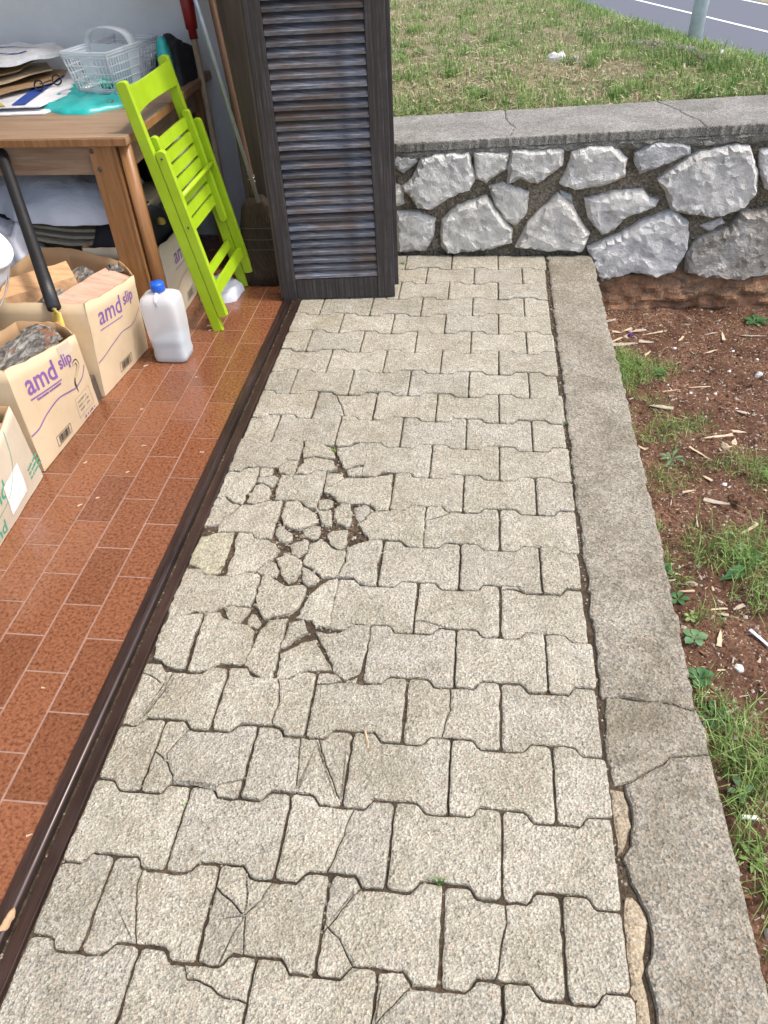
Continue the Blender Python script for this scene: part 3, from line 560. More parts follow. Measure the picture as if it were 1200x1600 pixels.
def outl(P,s=1.03): 
    c=sum(P,Vector((0,0)))/len(P); return [c+(p-c)*s for p in P]
for i,s in enumerate(STN):
    P=outl(pts(s),1.035); A_=abs(area(P)); h=min(.05,.014+A_**.5*.13)
    dk=i in (17,)
    P=[Vector((p.x,min(p.y,.418+.037*(p.x+.64)))) for p in P]
    hewn('stone',P,to,h,M['limestone_dark'] if dk else M['limestone'],wall,i*3.7+1,.016 if A_>.02 else .012,.0045 if A_>.02 else .003,.007 if A_>.02 else .004,18.,.012)
rr=random.Random(11)
def extra(x0,x1,z0,z1,k):
    c=Vector(((x0+x1)/2,(z0+z1)/2)); P=[]
    for a in range(9):
        t=a*2*math.pi/9+rr.uniform(-.2,.2); q=(abs(math.cos(t))**3+abs(math.sin(t))**3)**(-1/3)*rr.uniform(.82,1.0)
        P.append(c+Vector((math.cos(t)*(x1-x0)/2*q,math.sin(t)*(z1-z0)/2*q)))
    hewn('stone',P,to,.045,M['limestone'],wall,k*5.1+60,.03,.008,.010)
k=0; x=.99
while x<2.4:
    wd=rr.uniform(.2,.33); hs=rr.uniform(.18,.26); extra(x,x+wd,.46-hs,.46,k); k+=1; extra(x+.03,x+wd+.02,-.08,.44-hs,k); k+=1; x+=wd+.03
for (a,b,c,d) in ((-.84,-.67,.24,.44),(-1.03,-.86,.2,.43),(-.86,-.68,.0,.21),(-1.04,-.88,.0,.18)): extra(a,b,c,d,k); k+=1
gl=[]
for _ in range(1500):
    x,z=rr.uniform(-.7,1.3),rr.uniform(-.1,.44); s=rr.uniform(.003,.010); gl.append((x,YW+.004,z,s))
tag(lumps('mortar_grit',gl,[M['mortar'],M['mortar'],M['crumb']],wall),kind='stuff')
# reddish footing under the stones, bare where the bed is lower
mb=MB(); NX,NZ=180,22
for j in range(NZ+1):
    for i in range(NX+1):
        x=.19+2.3*i/NX; t=j/NZ; z=-.36+.285*t+ (.03*nz((x,0,0),7,2.) if j==NZ else 0)
        mb.v.append(Vector((x,YW-.034-.03*(1-t)**2+.030*nz((x,z*2,0),5,4.)+.018*nz((x,z*1.5,0),17,7.)+.008*nz((x,z,0),50,2.)+(.05 if j==NZ else 0),z)))
mb.f=[(j*(NX+1)+i,j*(NX+1)+i+1,(j+1)*(NX+1)+i+1,(j+1)*(NX+1)+i) for j in range(NZ) for i in range(NX)]; mb.m=[0]*len(mb.f)
mb.build('footing',M['footing'],wall,False)
# coping: slabs parted by cracks, with a rough under-ledge
def coping(P,k):
    P=[Vector(p) for p in P]
    o=slab('coping_slab',P,-.034,0,.006,M['coping'],wall,.014,.004,0,0,k,jsc=45)
    for v in o.data.vertices:
        X=v.co.x+o.location.x+wall.location.x; v.co.z+=.466+.037*(X+.64)
coping([(-1.05,.055),(-.20,.056),(-.175,.10),(-.16,.2),(-.19,.3),(-.20,.475),(-1.05,.475)],1)
coping([(-.1985,.056),(.5622,.058),(.5622,.13),(.5222,.24),(.5022,.33),(.4422,.472),(-.1985,.475),(-.1885,.3),(-.1585,.2),(-.1735,.10)],2)
coping([(.5635,.058),(2.6,.062),(2.6,.475),(.4435,.474),(.5035,.33),(.5235,.24),(.5635,.13)],3)
mb=MB(); NX=160
for j,(dy,dz) in enumerate(((.02,.0),(-.001,-.004),(-.006,-.012),(.000,-.030),(.012,-.042),(.035,-.056))):
    for i in range(NX+1):
        x=-1.05+3.65*i/NX; a=.009*nz((x,j*.1,0),16,2.)+.009*nz((x,j*.1,0),45,3.)
        mb.v.append(Vector((x,.066+dy+a*.8,.466+.037*(x+.64)-.030+dz+a*(j>1))))
mb.f=[(j*(NX+1)+i,(j+1)*(NX+1)+i,(j+1)*(NX+1)+i+1,j*(NX+1)+i+1) for j in range(5) for i in range(NX)]; mb.m=[0]*len(mb.f)
mb.build('coping_ledge',M['coping'],wall,False)
# ---------------------------------------------------------------- house: the room behind the track
house=empty('house',(-2.6,-2.2,0),'white plastered room of the house, open towards the paved strip','house')
WY=.30
MB().box((-4.7,WY,-.1),(-1.07,WY+.25,2.92)).build('end_wall',M['plaster'],house)
MB().box((-4.95,-4.05,-.1),(-4.702,WY+.25,2.92)).build('side_wall',M['plaster'],house)
MB().box((-4.7,-4.05,0),(-4.45,-3.8,2.92)).build('corner_post',M['plaster'],house); MB().box((-1.28,-4.05,0),(-1.07,-3.8,2.92)).build('corner_post',M['plaster'],house)
MB().box((-4.95,-4.1,2.924),(-1.0,WY+.25,3.12)).build('ceiling',M['plaster'],house)
MB().box((-1.28,-3.798,2.58),(-1.06,-.30,2.922)).build('lintel',M['plaster'],house)
MB().box((-1.245,-.12,0),(-1.06,WY-.002,2.92),bev=.004).build('door_jamb',M['brown_frame'],house)
MB().box((-1.069,-.115,-.1),(-1.062,.55,2.92)).build('outer_face',M['plaster'],house)
# ---------------------------------------------------------------- louvred shutter leaves
def leaf(name,label,O,ang,width,zb,zt,th,first):
    sh=empty(name,O,label,'shutter'); d=Vector((math.cos(ang),math.sin(ang),0)); nn=Vector((math.sin(ang),-math.cos(ang),0))
    Mx=Matrix(((d.x,nn.x,0,O[0]),(d.y,nn.y,0,O[1]),(0,0,1,0),(0,0,0,1)))   # local: x along, y to the camera, z up
    if Mx.to_3x3().determinant()<0: pass
    def part(nm,a,b,mat,bev=.003):
        mb=MB().box(a,b,0,None,bev); mb.v=[Mx@v for v in mb.v]; return mb.build(nm,mat,sh)
    sw=.056; swr=.068
    part('stile',(0,-th,zb),(sw,0,zt),M['stile']); part('stile',(width-swr,-th,zb),(width,0,zt),M['stile'])
    part('stile_moulding',(-.012,-th-.01,zb+.004),(-.001,-.012,zt),M['brown_frame'],.002)
    part('bottom_rail',(sw+.0015,-th+.003,zb+.002),(width-swr-.0015,-.003,.089),M['stile'],.002)
    part('top_rail',(sw+.0015,-th+.003,zt-.1),(width-swr-.0015,-.003,zt),M['stile'],.002)
    pitch=.0318; k=0; z=.093
    base=None
    while z<zt-.12:
        mb=MB(); x0,x1=sw+.001,width-swr-.001; N_=8; q=random.Random(k+first*99)
        prof=[(-.002,.0),(-.0015,.0105),(-.005,.0125),(-th+.008,.036),(-th+.004,.030),(-.009,-.001)]
        vs=[]
        for i in range(N_+1):
            xx=x0+(x1-x0)*i/N_
            for (yy,zz) in prof: vs.append(Vector((xx,yy+.0012*nz((xx,z,0),9,k),z+zz+.0006*nz((xx,z*3,1),5,k+.5))))
        n=len(prof); fs=[(i*n+a,(i+1)*n+a,(i+1)*n+(a+1)%n,i*n+(a+1)%n) for i in range(N_) for a in range(n)]+[tuple(range(n)),tuple(N_*n+a for a in range(n-1,-1,-1))]
        mb.add([Mx@v for v in vs],fs); mb.build('slat',M['slat'],sh)
        z+=pitch+q.uniform(-.0007,.0007); k+=1
        if z>1.25 and not base: base=1
    return sh
ang=math.atan2(.049,.45)
leaf('shutter','dark weathered louvred wooden shutter leaf, the one facing the camera',(-1.062,-.409,0),ang,.4515,.004,2.2,.038,1)
leaf('shutter','dark louvred shutter leaf folded behind the front leaf, only its edge showing',(-1.052,-.356,0),ang,.452,.03,2.2,.036,2)
# ================================================================ things in the room
# ---- green folding chair, folded flat and leaning on the table
chair=empty('folding_chair',(-1.26,-.45,0),'bright lime green wooden folding chair, folded and leaning against the table','chair')
P0=Vector((-1.247,-.662,0)); vd=Vector((-.15,0,.85)).normalized(); ud=Vector((0,1,0)); nd=Vector((.985,0,.174))
CM=Matrix(((ud.x,nd.x,vd.x,P0.x),(ud.y,nd.y,vd.y,P0.y),(ud.z,nd.z,vd.z,P0.z),(0,0,0,1)))   # local (u across, n outwards, v up the chair)
def cbar(name,u0,u1,n0,n1,v0,v1,round_top=0,round_bot=0,bev=.0025):
    prof=[]
    nc=(n0+n1)/2; h=(n1-n0)/2
    if round_bot: prof+=[(nc+h*math.cos(t),v0+h*round_bot+h*round_bot*math.sin(t)) for t in [math.pi+math.pi*i/8 for i in range(9)]]
    else: prof+=[(n0,v0),(n1,v0)]
    if round_top: prof+=[(nc+h*math.cos(t),v1-h*round_top+h*round_top*math.sin(t)) for t in [math.pi*i/8 for i in range(9)]]
    else: prof+=[(n1,v1),(n0,v1)]
    P=[Vector(p) for p in prof]; Q=inset(ccw(P),bev); P=ccw(P); n=len(P)
    L=[(u0,Q),(u0+bev,P),(u1-bev,P),(u1,Q)]; vs=[CM@Vector((u,p.x,p.y)) for u,PP in L for p in PP]
    fs=[(k*n+i,k*n+(i+1)%n,(k+1)*n+(i+1)%n,(k+1)*n+i) for k in range(3) for i in range(n)]+[tuple(range(n-1,-1,-1)),tuple(3*n+i for i in range(n))]
    return mesh(name,vs,fs,M['green_paint'],chair)
for u in (0,.394): cbar('back_stile',u,u+.021,-.040,-.001,.002,.868,.45,0)
for u in (-.001,.395): cbar('front_leg',u,u+.021,.001,.038,.055,.655,.6,.3)
for u in (.026,.366): cbar('seat_rail',u,u+.020,-.012,.018,.285,.695,.7,.9)
for i in range(7):
    v=.672-.0465*i; cbar('seat_slat',.024,.386,-.017,-.003,v-.036,v)
# curved backrest panel
mb=MB(); N_=14; vs=[]
for i in range(N_+1):
    t=i/N_; u=.019+.377*t; b=-.022*math.sin(math.pi*t)
    for (nn,v) in ((-.012,.768),(-.001,.772),(-.001,.848),(-.012,.850)): vs.append(CM@Vector((u,nn+b,v-.010*math.sin(math.pi*t)*(0 if v<.8 else 1))))
mb.add(vs,[(i*4+a,(i+1)*4+a,(i+1)*4+(a+1)%4,i*4+(a+1)%4) for i in range(N_) for a in range(4)]); mb.build('backrest',M['green_paint'],chair)
MB().tube([CM@Vector((.018,.026,.497)),CM@Vector((.397,.026,.497))],.009,12).build('dowel',M['green_paint'],chair,True)
cbar('stretcher',.021,.395,-.028,-.014,.175,.205); cbar('stretcher',.02,.396,.010,.026,.130,.168)
for u in (-.003,.412):
    for n_,v in ((.02,.63),(.02,.40)): MB().tube([CM@Vector((u,n_,v)),CM@Vector((u+.006,n_,v))],.004,10).build('bolt_head',M['bolt'],chair,True)
# ---- table
TZ=.70; TF=-.688; TR=-1.432
table=empty('table',(-2.1,-.2,0),'brown wooden table with a worn top, holding paper, a bag and a basket','table')
MB().box((-2.75,TF,TZ-.026),(TR,WY-.02,TZ),bev=.003).build('table_top',M['table_top'],table)
MB().box((-2.75,TF+.0-.004,TZ-.0275),(TR-.001,TF+.022,TZ-.004),bev=.002).build('edge_strip',M['table_leg'],table)
MB().box((TR-.024,TF+.03,TZ-.0275),(TR+.004,WY-.03,TZ-.003),bev=.002).build('edge_strip',M['table_leg'],table)
MB().box((-2.68,TF+.032,TZ-.125),(-1.50,TF+.052,TZ-.0265),bev=.001).build('apron',M['table_top'],table)
MB().box((-1.50,TF+.06,TZ-.125),(-1.48,WY-.08,TZ-.0265),bev=.001).build('apron',M['table_top'],table)
MB().box((-1.578,TF+.012,0),(-1.492,TF+.0315,TZ-.0275),bev=.0015).build('leg',M['table_leg'],table)
MB().box((-1.4915,TF+.010,0),(-1.482,TF+.06,TZ-.0275),bev=.002).build('leg',M['table_leg'],table)
MB().tube([(-1.457,TF+.035,0),(-1.457,TF+.035,TZ-.0275)],.0235,20).build('leg',M['table_leg'],table,True)
for x,y in ((-1.48,WY-.1),(-2.66,TF+.04),(-2.66,WY-.1)): MB().box((x-.02,y-.02,0),(x+.02,y+.02,TZ-.0275),bev=.003).build('leg',M['table_leg'],table)
for z in (.655,.605): MB().lathe([(0,0),(.006,0),(.0075,.002),(.005,.004),(0,.0045)],(0,0,0),14).build('bolt',M['bolt'],None,True)
for i,o in enumerate([o for o in bpy.data.objects if o.name.startswith('bolt') and 'head' not in o.name and not o.parent]):
    o.parent=table; o.rotation_euler=(R(90),0,0); o.location=Vector((-1.566+.012*i,TF+.012,(.655,.598)[i]))-table.location
# ---- cardboard boxes
def text_mesh(body,size,bold=0.,shear=0.):
    c=bpy.data.curves.new('t','FONT'); c.body=body; c.size=size; c.offset=bold; c.shear=shear; c.resolution_u=3
    o=bpy.data.objects.new('t',c); COL.objects.link(o); bpy.context.view_layer.update()
    me=bpy.data.meshes.new_from_object(o.evaluated_get(bpy.context.evaluated_depsgraph_get()))
    vs=[v.co.copy() for v in me.vertices]; fs=[tuple(p.vertices) for p in me.polygons]; bpy.data.objects.remove(o); bpy.data.meshes.remove(me); return vs,fs
def carton(name,label,base,top,mat,inner,tear=False):
    """base/top: outline corners (near-front, far-front, ... round the back); panel 0 is the printed front"""
    n=len(base); c=empty(name,(sum(b[0] for b in base)/n,sum(b[1] for b in base)/n,0),label,'box','cardboard boxes along the tiled floor')
    cen=Vector((sum(b[0] for b in base)/n,sum(b[1] for b in base)/n,.15)); fr={}
    for i in range(n):
        j=(i+1)%n; a,b=Vector((*base[i],.002)),Vector((*base[j],.002)); ta,tb=Vector(top[i]),Vector(top[j])
        nrm=(b-a).cross(ta-a).normalized()
        if nrm.dot(a.lerp(tb,.5)-cen)<0: nrm=-nrm
        bul=.012 if i==0 else .004
        def pt(s,t,off=0.,a=a,b=b,ta=ta,tb=tb,nrm=nrm,bul=bul,i=i):
            p=a.lerp(b,s).lerp(ta.lerp(tb,s),t); w=bul*math.sin(math.pi*max(0,min(1,s)))*math.sin(math.pi*max(0,min(1,t))*.75)
            w+=.0025*nz((s*2,t*2,i),2.2,i+base[0][1]*9); z=.006*nz((s*3,0,i),2.,i*2.)*(t>.98)
            return p+nrm*(w+off)+Vector((0,0,z))
        if i==0: fr['pt']=pt; fr['len']=(b-a).length; fr['h']=((ta-a).length+(tb-b).length)/2
        NX,NY=12,8; vs=[];fs=[]
        for off in (0,-.004):
            for q in range(NY+1):
                for p in range(NX+1): vs.append(pt(p/NX,q/NY,off))
        w=NX+1; K=w*(NY+1)
        for q in range(NY):
            for p in range(NX): k=q*w+p; fs+= [(k,k+1,k+w+1,k+w),(K+k+1,K+k,K+k+w,K+k+w+1)]
        for p in range(NX): k=NY*w+p; fs.append((k,k+1,K+k+1,K+k))
        mi=[0,1]*(NX*NY)+[1]*NX
        pn=mesh('panel',vs,fs,[mat,inner],c,True,mi)
        if i==0: fr['panel']=pn
    bb=MB(); bb.add([(x,y,.004) for x,y in base],[tuple(range(n))]); bb.build('bottom',inner,c)
    return c,fr
def pr_text(c,fr,name,body,s0,t0,size,mat,bold=0.,off=.0012,rise=0.,shear=0.):
    vs,fs=text_mesh(body,size,bold,shear); L,H=fr['len'],fr['h']
    mesh(name,[fr['pt'](s0+v.x/L,t0+(v.y+v.x*rise)/H,off) for v in vs],fs,mat,fr['panel'])
def pr_line(c,fr,name,P,wd,mat,off=.0012,sub=5):
    L,H=fr['len'],fr['h']; Q=[]
    for a,b in zip(P,P[1:]):
        for k in range(sub): Q.append((a[0]+(b[0]-a[0])*k/sub,a[1]+(b[1]-a[1])*k/sub,(a[2] if len(a)>2 else 1)*(1-k/sub)+(b[2] if len(b)>2 else 1)*k/sub))
    Q.append((*P[-1][:2],P[-1][2] if len(P[-1])>2 else 1)); vs=[];n=len(Q)
    for i,q in enumerate(Q):
        a=Q[max(0,i-1)];b=Q[min(n-1,i+1)]; dx,dy=(b[0]-a[0])*L,(b[1]-a[1])*H; l=math.hypot(dx,dy) or 1; ox,oy=-dy/l*wd*.5*q[2],dx/l*wd*.5*q[2]
        vs+=[fr['pt'](q[0]+ox/L,q[1]+oy/H,off),fr['pt'](q[0]-ox/L,q[1]-oy/H,off)]
    return mesh(name,vs,[(2*i,2*i+1,2*i+3,2*i+2) for i in range(n-1)],mat,fr['panel'])
def pr_dashes(c,fr,count,s0,t0,size,mat):
    """print too small to read in the photograph: a row of letter-sized strokes"""
    L,H=fr['len'],fr['h']; q=random.Random(count*31+int(t0*1000)); vs=[];fs=[]; x=0
    for i in range(count):
        w=size*q.uniform(.3,.62); h=size*q.uniform(.45,.7)
        if q.random()<.16: x+=w; continue
        k=len(vs); vs+=[fr['pt'](s0+a/L,t0+b/H,.0012) for a,b in ((x,0),(x+w*.75,0),(x+w*.75,h),(x,h))]; fs.append((k,k+1,k+2,k+3)); x+=w
    mesh('small_print',vs,fs,mat,fr['panel'])
def smoothP(P,n=6):
    out=[]
    for i in range(len(P)-1):
        p0,p1,p2,p3=[Vector(P[max(0,min(len(P)-1,k))]) for k in (i-1,i,i+1,i+2)]
        for k in range(n):
            t=k/n; out.append(tuple(.5*((2*p1)+(p2-p0)*t+(2*p0-5*p1+4*p2-p3)*t*t+(3*p1-p0-3*p2+p3)*t**3)))
    out.append(tuple(P[-1])); return out
def barcode(c,fr,s0,t0,wd,hg):
    L,H=fr['len'],fr['h']; q=random.Random(3); vs=[];fs=[]
    def rect(x0,y0,x1,y1):
        k=len(vs); vs.extend([fr['pt'](s0+x/L,t0+y/H,.0012) for x,y in ((x0,y0),(x1,y0),(x1,y1),(x0,y1))]); fs.append((k,k+1,k+2,k+3))
    e=.0016
    rect(0,0,wd,e);rect(0,hg-e,wd,hg);rect(0,0,e,hg);rect(wd-e,0,wd,hg)
    x=wd*.14
    while x<wd*.88: b=q.choice((.0007,.0012,.002)); rect(x,hg*.12,x+b,hg*.88); x+=b+q.choice((.0009,.0014,.002))
    mesh('barcode',vs,fs,M['ink'],fr['panel'])
# the near purple-printed box with bark-covered logs
c2,f2=carton('cardboard_box','torn pale cardboard box with purple lettering, filled with two bark-covered logs',
 [(-1.552,-1.552),(-1.533,-1.183),(-1.60,-1.155),(-1.735,-1.16),(-1.745,-1.55)],[(-1.562,-1.525,.332),(-1.515,-1.212,.276),(-1.60,-1.152,.285),(-1.74,-1.15,.285),(-1.75,-1.52,.325)],M['card'],M['card_brown'])
pr_text(c2,f2,'lettering','amd',.14,.70,.088,M['purple'],.0012); pr_text(c2,f2,'lettering','slip',.60,.75,.060,M['purple'],.0012)
pr_line(c2,f2,'underline',[(.14,.655),(.57,.655)],.0042,M['purple']); pr_dashes(c2,f2,22,.21,.615,.0115,M['purple'])
pr_line(c2,f2,'wavy_line',smoothP([(.01,.36),(.12,.375),(.25,.44),(.45,.50),(.62,.475),(.74,.45),(.88,.49),(.97,.60)]),.0042,M['purple'],sub=1)
barcode(c2,f2,.27,.06,.085,.034)
for i,(a,b,cc,d) in enumerate(((.66,.10,.93,.105),(.66,.34,.93,.345),(.66,.10,.661,.34),(.93,.10,.931,.34))): pr_line(c2,f2,'print_frame',[(a,b),(cc,d)],.0012,M['ink_grey'])
for b in (.27,.215,.16): pr_dashes(c2,f2,12,.69,b,.0125,M['ink_grey'])
pr_dashes(c2,f2,11,.74,.03,.013,M['purple'])
pr_line(c2,f2,'tear',smoothP([(.80,.725,.3),(.865,.735,1),(.885,.66,1.3),(.83,.585,.8),(.765,.545,.9),(.742,.50,1.6),(.745,.46,1.1),(.747,.41,.5),(.75,.37,.1)]),.006,M['ink'],.0016,1)
o=pr_line(c2,f2,'torn_flap',smoothP([(.79,.715,.5),(.85,.72,.9),(.865,.66,1.),(.815,.595,.9),(.76,.555,.5)]),.009,M['card'],.0035,1)
pr_line(c2,f2,'packing_tape',[(.66,.90),(.86,.915)],.045,M['card_pale'],.0008)
# the second purple-printed box
c3,f3=carton('cardboard_box','brown cardboard box with faint purple lettering beside the water jug, holding split firewood',
 [(-1.53,-1.136),(-1.495,-.806),(-1.575,-.73),(-1.80,-.68),(-1.93,-.68),(-1.93,-1.135)],[(-1.517,-1.098,.322),(-1.482,-.79,.280),(-1.575,-.68,.285),(-1.80,-.60,.30),(-1.92,-.60,.30),(-1.93,-1.09,.322)],M['card'],M['card_brown'])
pr_text(c3,f3,'lettering','amd',.15,.72,.085,M['purple'],.0004); pr_text(c3,f3,'lettering','slip',.63,.765,.060,M['purple'],.0008)
pr_line(c3,f3,'underline',[(.14,.67),(.56,.67)],.003,M['purple']); pr_line(c3,f3,'wavy_line',smoothP([(.01,.37),(.15,.40),(.3,.46),(.5,.50),(.7,.49),(.85,.52),(.97,.60)]),.003,M['purple'],sub=1)
barcode(c3,f3,.36,.07,.085,.034)
# the green-printed box at the edge of the picture
c1,f1=carton('cardboard_box','low-cut cardboard box with green print and a white sticker, nearest of the row',
 [(-1.520,-1.955),(-1.546,-1.573),(-1.86,-1.578),(-1.86,-1.95)],[(-1.50,-1.95,.215),(-1.540,-1.592,.262),(-1.86,-1.59,.27),(-1.86,-1.95,.25)],M['card_pale'],M['card_brown'])
pr_text(c1,f1,'lettering','amd',.17,.42,.075,M['green_ink'],.0006); pr_text(c1,f1,'lettering','amd',.10,.05,.06,M['green_ink'],.0006)
pr_line(c1,f1,'wavy_line',smoothP([(.15,.30),(.42,.33),(.56,.42),(.68,.60),(.74,.85),(.76,.98)]),.002,M['green_ink'],sub=1)
pr_line(c1,f1,'sticker',[(.60,.12),(.60,.55)],.105,M['label_white'],.0014)
for t in (.28,.22,.16): pr_dashes(c1,f1,16,.84,t,.011,M['green_ink'])
# the box under the table behind the chair
c4,f4=carton('cardboard_box','pale cardboard box with purple lettering standing under the table behind the green chair',
 [(-1.447,-.622),(-1.452,-.285),(-1.75,-.285),(-1.75,-.622)],[(-1.452,-.60,.30),(-1.46,-.27,.29),(-1.75,-.27,.295),(-1.75,-.60,.30)],M['card_pale'],M['card_brown'])
pr_text(c4,f4,'lettering','amd',.30,.66,.085,M['purple'],.0002); pr_line(c4,f4,'underline',[(.28,.60),(.72,.60)],.003,M['purple']); pr_line(c4,f4,'wavy_line',smoothP([(.02,.30),(.2,.36),(.45,.44),(.7,.46),(.97,.56)]),.0025,M['ink_grey'],sub=1); barcode(c4,f4,.48,.07,.085,.034)
# ---- firewood: split logs, each its own thing
def log(label,a,b,sec,roll,bark,cut='cut_wood',seed=1,group='firewood in the cardboard boxes'):
    a,b=Vector(a),Vector(b); d=(b-a).normalized(); s=d.cross(Vector((0,0,1))).normalized(); t=s.cross(d); q=random.Random(seed); NL=12; n=len(sec); ca,sa=math.cos(roll),math.sin(roll); vs=[];fs=[];mi=[]
    for i in range(NL+1):
        f=i/NL; p=a.lerp(b,f)
        for k,(x,y) in enumerate(sec):
            jj=.0025+.006*(k in bark); g=1+ .35*nz((f*6,k*1.3,seed),1.4,seed)*(.35 if k in bark else .12)
            X,Y=(x*ca-y*sa)*g,(x*sa+y*ca)*g; vs.append(p+s*X+t*Y+Vector((q.uniform(-1,1),q.uniform(-1,1),q.uniform(-1,1)))*jj*.5+d*(.012*nz((k,seed,0),1.7,2.) if i in (0,NL) else 0))
    for i in range(NL):
        for k in range(n): fs.append((i*n+k,i*n+(k+1)%n,(i+1)*n+(k+1)%n,(i+1)*n+k)); mi.append(0 if (k in bark and (k+1)%n in bark) else 1)
    fs+=[tuple(range(n-1,-1,-1)),tuple(NL*n+k for k in range(n))]; mi+=[1,1]
    o=mesh('firewood_log',vs,fs,[M['bark'],M[cut]],None,False,mi); return tag(o,label,'log',group)
def wedge(r,na=7,fl=.35): return [(r*math.cos(t),r*math.sin(t)) for t in [math.pi*(-.1)+math.pi*1.2*i/(na-1) for i in range(na)]]+[(-r*.3,-r*fl),(r*.3,-r*fl)]
log('bark-covered log with a pale split top lying rearmost in the near purple-printed box',(-1.705,-1.53,.245),(-1.625,-1.19,.245),wedge(.058),.5,range(7),'cut_wood',3)
log('rough bark-covered log lying along the front of the near purple-printed box',(-1.625,-1.51,.235),(-1.598,-1.225,.215),wedge(.048),-.3,range(7),'cut_wood',8)
log('log lying hidden at the bottom of the near purple-printed box',(-1.66,-1.52,.10),(-1.64,-1.19,.10),wedge(.075),0,range(7),'cut_wood',9)
log('orange-brown split log at the back of the second box, beside the black handle',(-1.90,-.98,.26),(-1.70,-.80,.265),[(-.065,-.05),(.06,-.05),(.07,.02),(-.02,.065),(-.07,.04)],.25,(),'cut_wood',5)
log('grey bark log lying in the middle of the second box',(-1.735,-1.04,.215),(-1.70,-.72,.225),wedge(.058),0,range(7),'cut_wood',12)
log('pinkish flat split log on top at the front of the second box',(-1.635,-1.06,.268),(-1.555,-.76,.258),[(-.055,-.03),(.05,-.03),(.055,.012),(-.05,.026)],-.1,(),'pink_wood',14)
log('dark knotty log end at the far corner of the second box',(-1.62,-.78,.245),(-1.56,-.72,.262),wedge(.035),.8,range(7),'pink_wood',21)
log('log filling the lower part of the second box',(-1.70,-1.1,.10),(-1.68,-.74,.10),wedge(.09),0,range(7),'cut_wood',22)
log('reddish split log in the green-printed box at the picture edge',(-1.60,-1.93,.185),(-1.58,-1.62,.195),[(-.04,-.035),(.035,-.04),(.042,.02),(-.03,.04)],.3,(),'pink_wood',31)
log('log lying on the bottom of the green-printed box',(-1.70,-1.93,.09),(-1.70,-1.62,.09),wedge(.075),0,range(7),'cut_wood',33)
tag(MB().box((-1.580,-1.172,.0),(-1.538,-1.142,.09),bev=.002).build('wood_block',M['brown_frame']),'small dark wooden block standing between the two purple-printed boxes','block')
tag(MB().box((-1.60,-1.172,.10),(-1.560,-1.142,.19),bev=.008).build('plastic_pot',M['white_plastic']),'small white plastic pot squeezed between the two purple-printed boxes','pot')
# ---- water jug
jug=empty('water_jug',(-1.37,-.865,0),'translucent white plastic jug half full of water with a blue cap','jug')
jp=[(0,.001),(.052,.001),(.060,.007),(.0625,.025),(.0600,.05),(.0622,.075),(.0650,.13),(.0660,.19),(.0650,.222),(.0600,.240),(.044,.249),(.024,.253),(.0185,.256),(.0185,.275)]
mb=MB().lathe(jp,(-1.372,-.862,0),56,0,1.0,.80,6); 
mb.build('body',M['jug_plastic'],jug,True)
MB().lathe([(0,.003),(.050,.003),(.058,.009),(.0605,.025),(.0582,.05),(.0602,.075),(.0615,.092),(0,.092)],(-1.372,-.862,0),56,0,1.0,.80,6).build('water',M['water'],jug,True)
MB().lathe([(.0235,.258),(.0245,.260),(.0245,.283),(.0225,.287),(0,.2875)],(-1.372,-.862,0),24).build('cap',M['cap_blue'],jug,True)
MB().tube([(-1.372,-.880,.256),(-1.371,-.897,.250),(-1.37,-.911,.240),(-1.37,-.914,.222)],[.007,.008,.007,.004],10).build('handle',M['jug_plastic'],jug,True)
# ---- black tool handle
ax=empty('tool_handle',(-1.60,-1.14,.1),'long black rubber tool handle with yellow shaft rising between the boxes','tool')
A,B=Vector((-1.607,-1.125,.318)),Vector((-1.885,-.675,.648)); d=(B-A)
pp=[A+d*t+Vector((0,0,-.012*math.sin(math.pi*min(1,t/1.7)))) for t in [i/10*1.7 for i in range(11)]]
MB().tube(pp,[.0215,.0215,.020,.0195,.019,.019,.0195,.020,.0215,.023,.024],14,0,True,.75).build('grip',M['black_rubber'],ax,True)
MB().tube([Vector((-1.59,-1.143,.02)),A-Vector((-.006,.012,.06)),A-d*.03,A+d*.01],.0150,14,0,True,.8).build('shaft',M['yellow_fibre'],ax,True)
mb=MB(); side=d.cross(Vector((0,0,1))).normalized(); up=side.cross(d.normalized())
cp=(Vector((-.28,-3.18,1.35))-A).normalized(); e=(cp-d.normalized()*cp.dot(d.normalized())).normalized(); g_=d.normalized().cross(e)
for i in range(26):
    for j in (-1.5,-.5,.5,1.5):
        c=pp[0].lerp(pp[1],0)+d*(.03+i*.017)+Vector((0,0,-.012*math.sin(math.pi*(.03+i*.017)/1.7)))
        c=c+g_*j*.0042+e*(.0178-.0009*j*j); mb.add([c+(d.normalized()*a+g_*b)*.0017+e*.0002*h for a,b,h in ((1,0,0),(0,1,0),(-1,0,0),(0,-1,0),(0,0,5))],[(0,1,4),(1,2,4),(2,3,4),(3,0,4)])
mb.build('grip_studs',M['black_rubber'],ax)
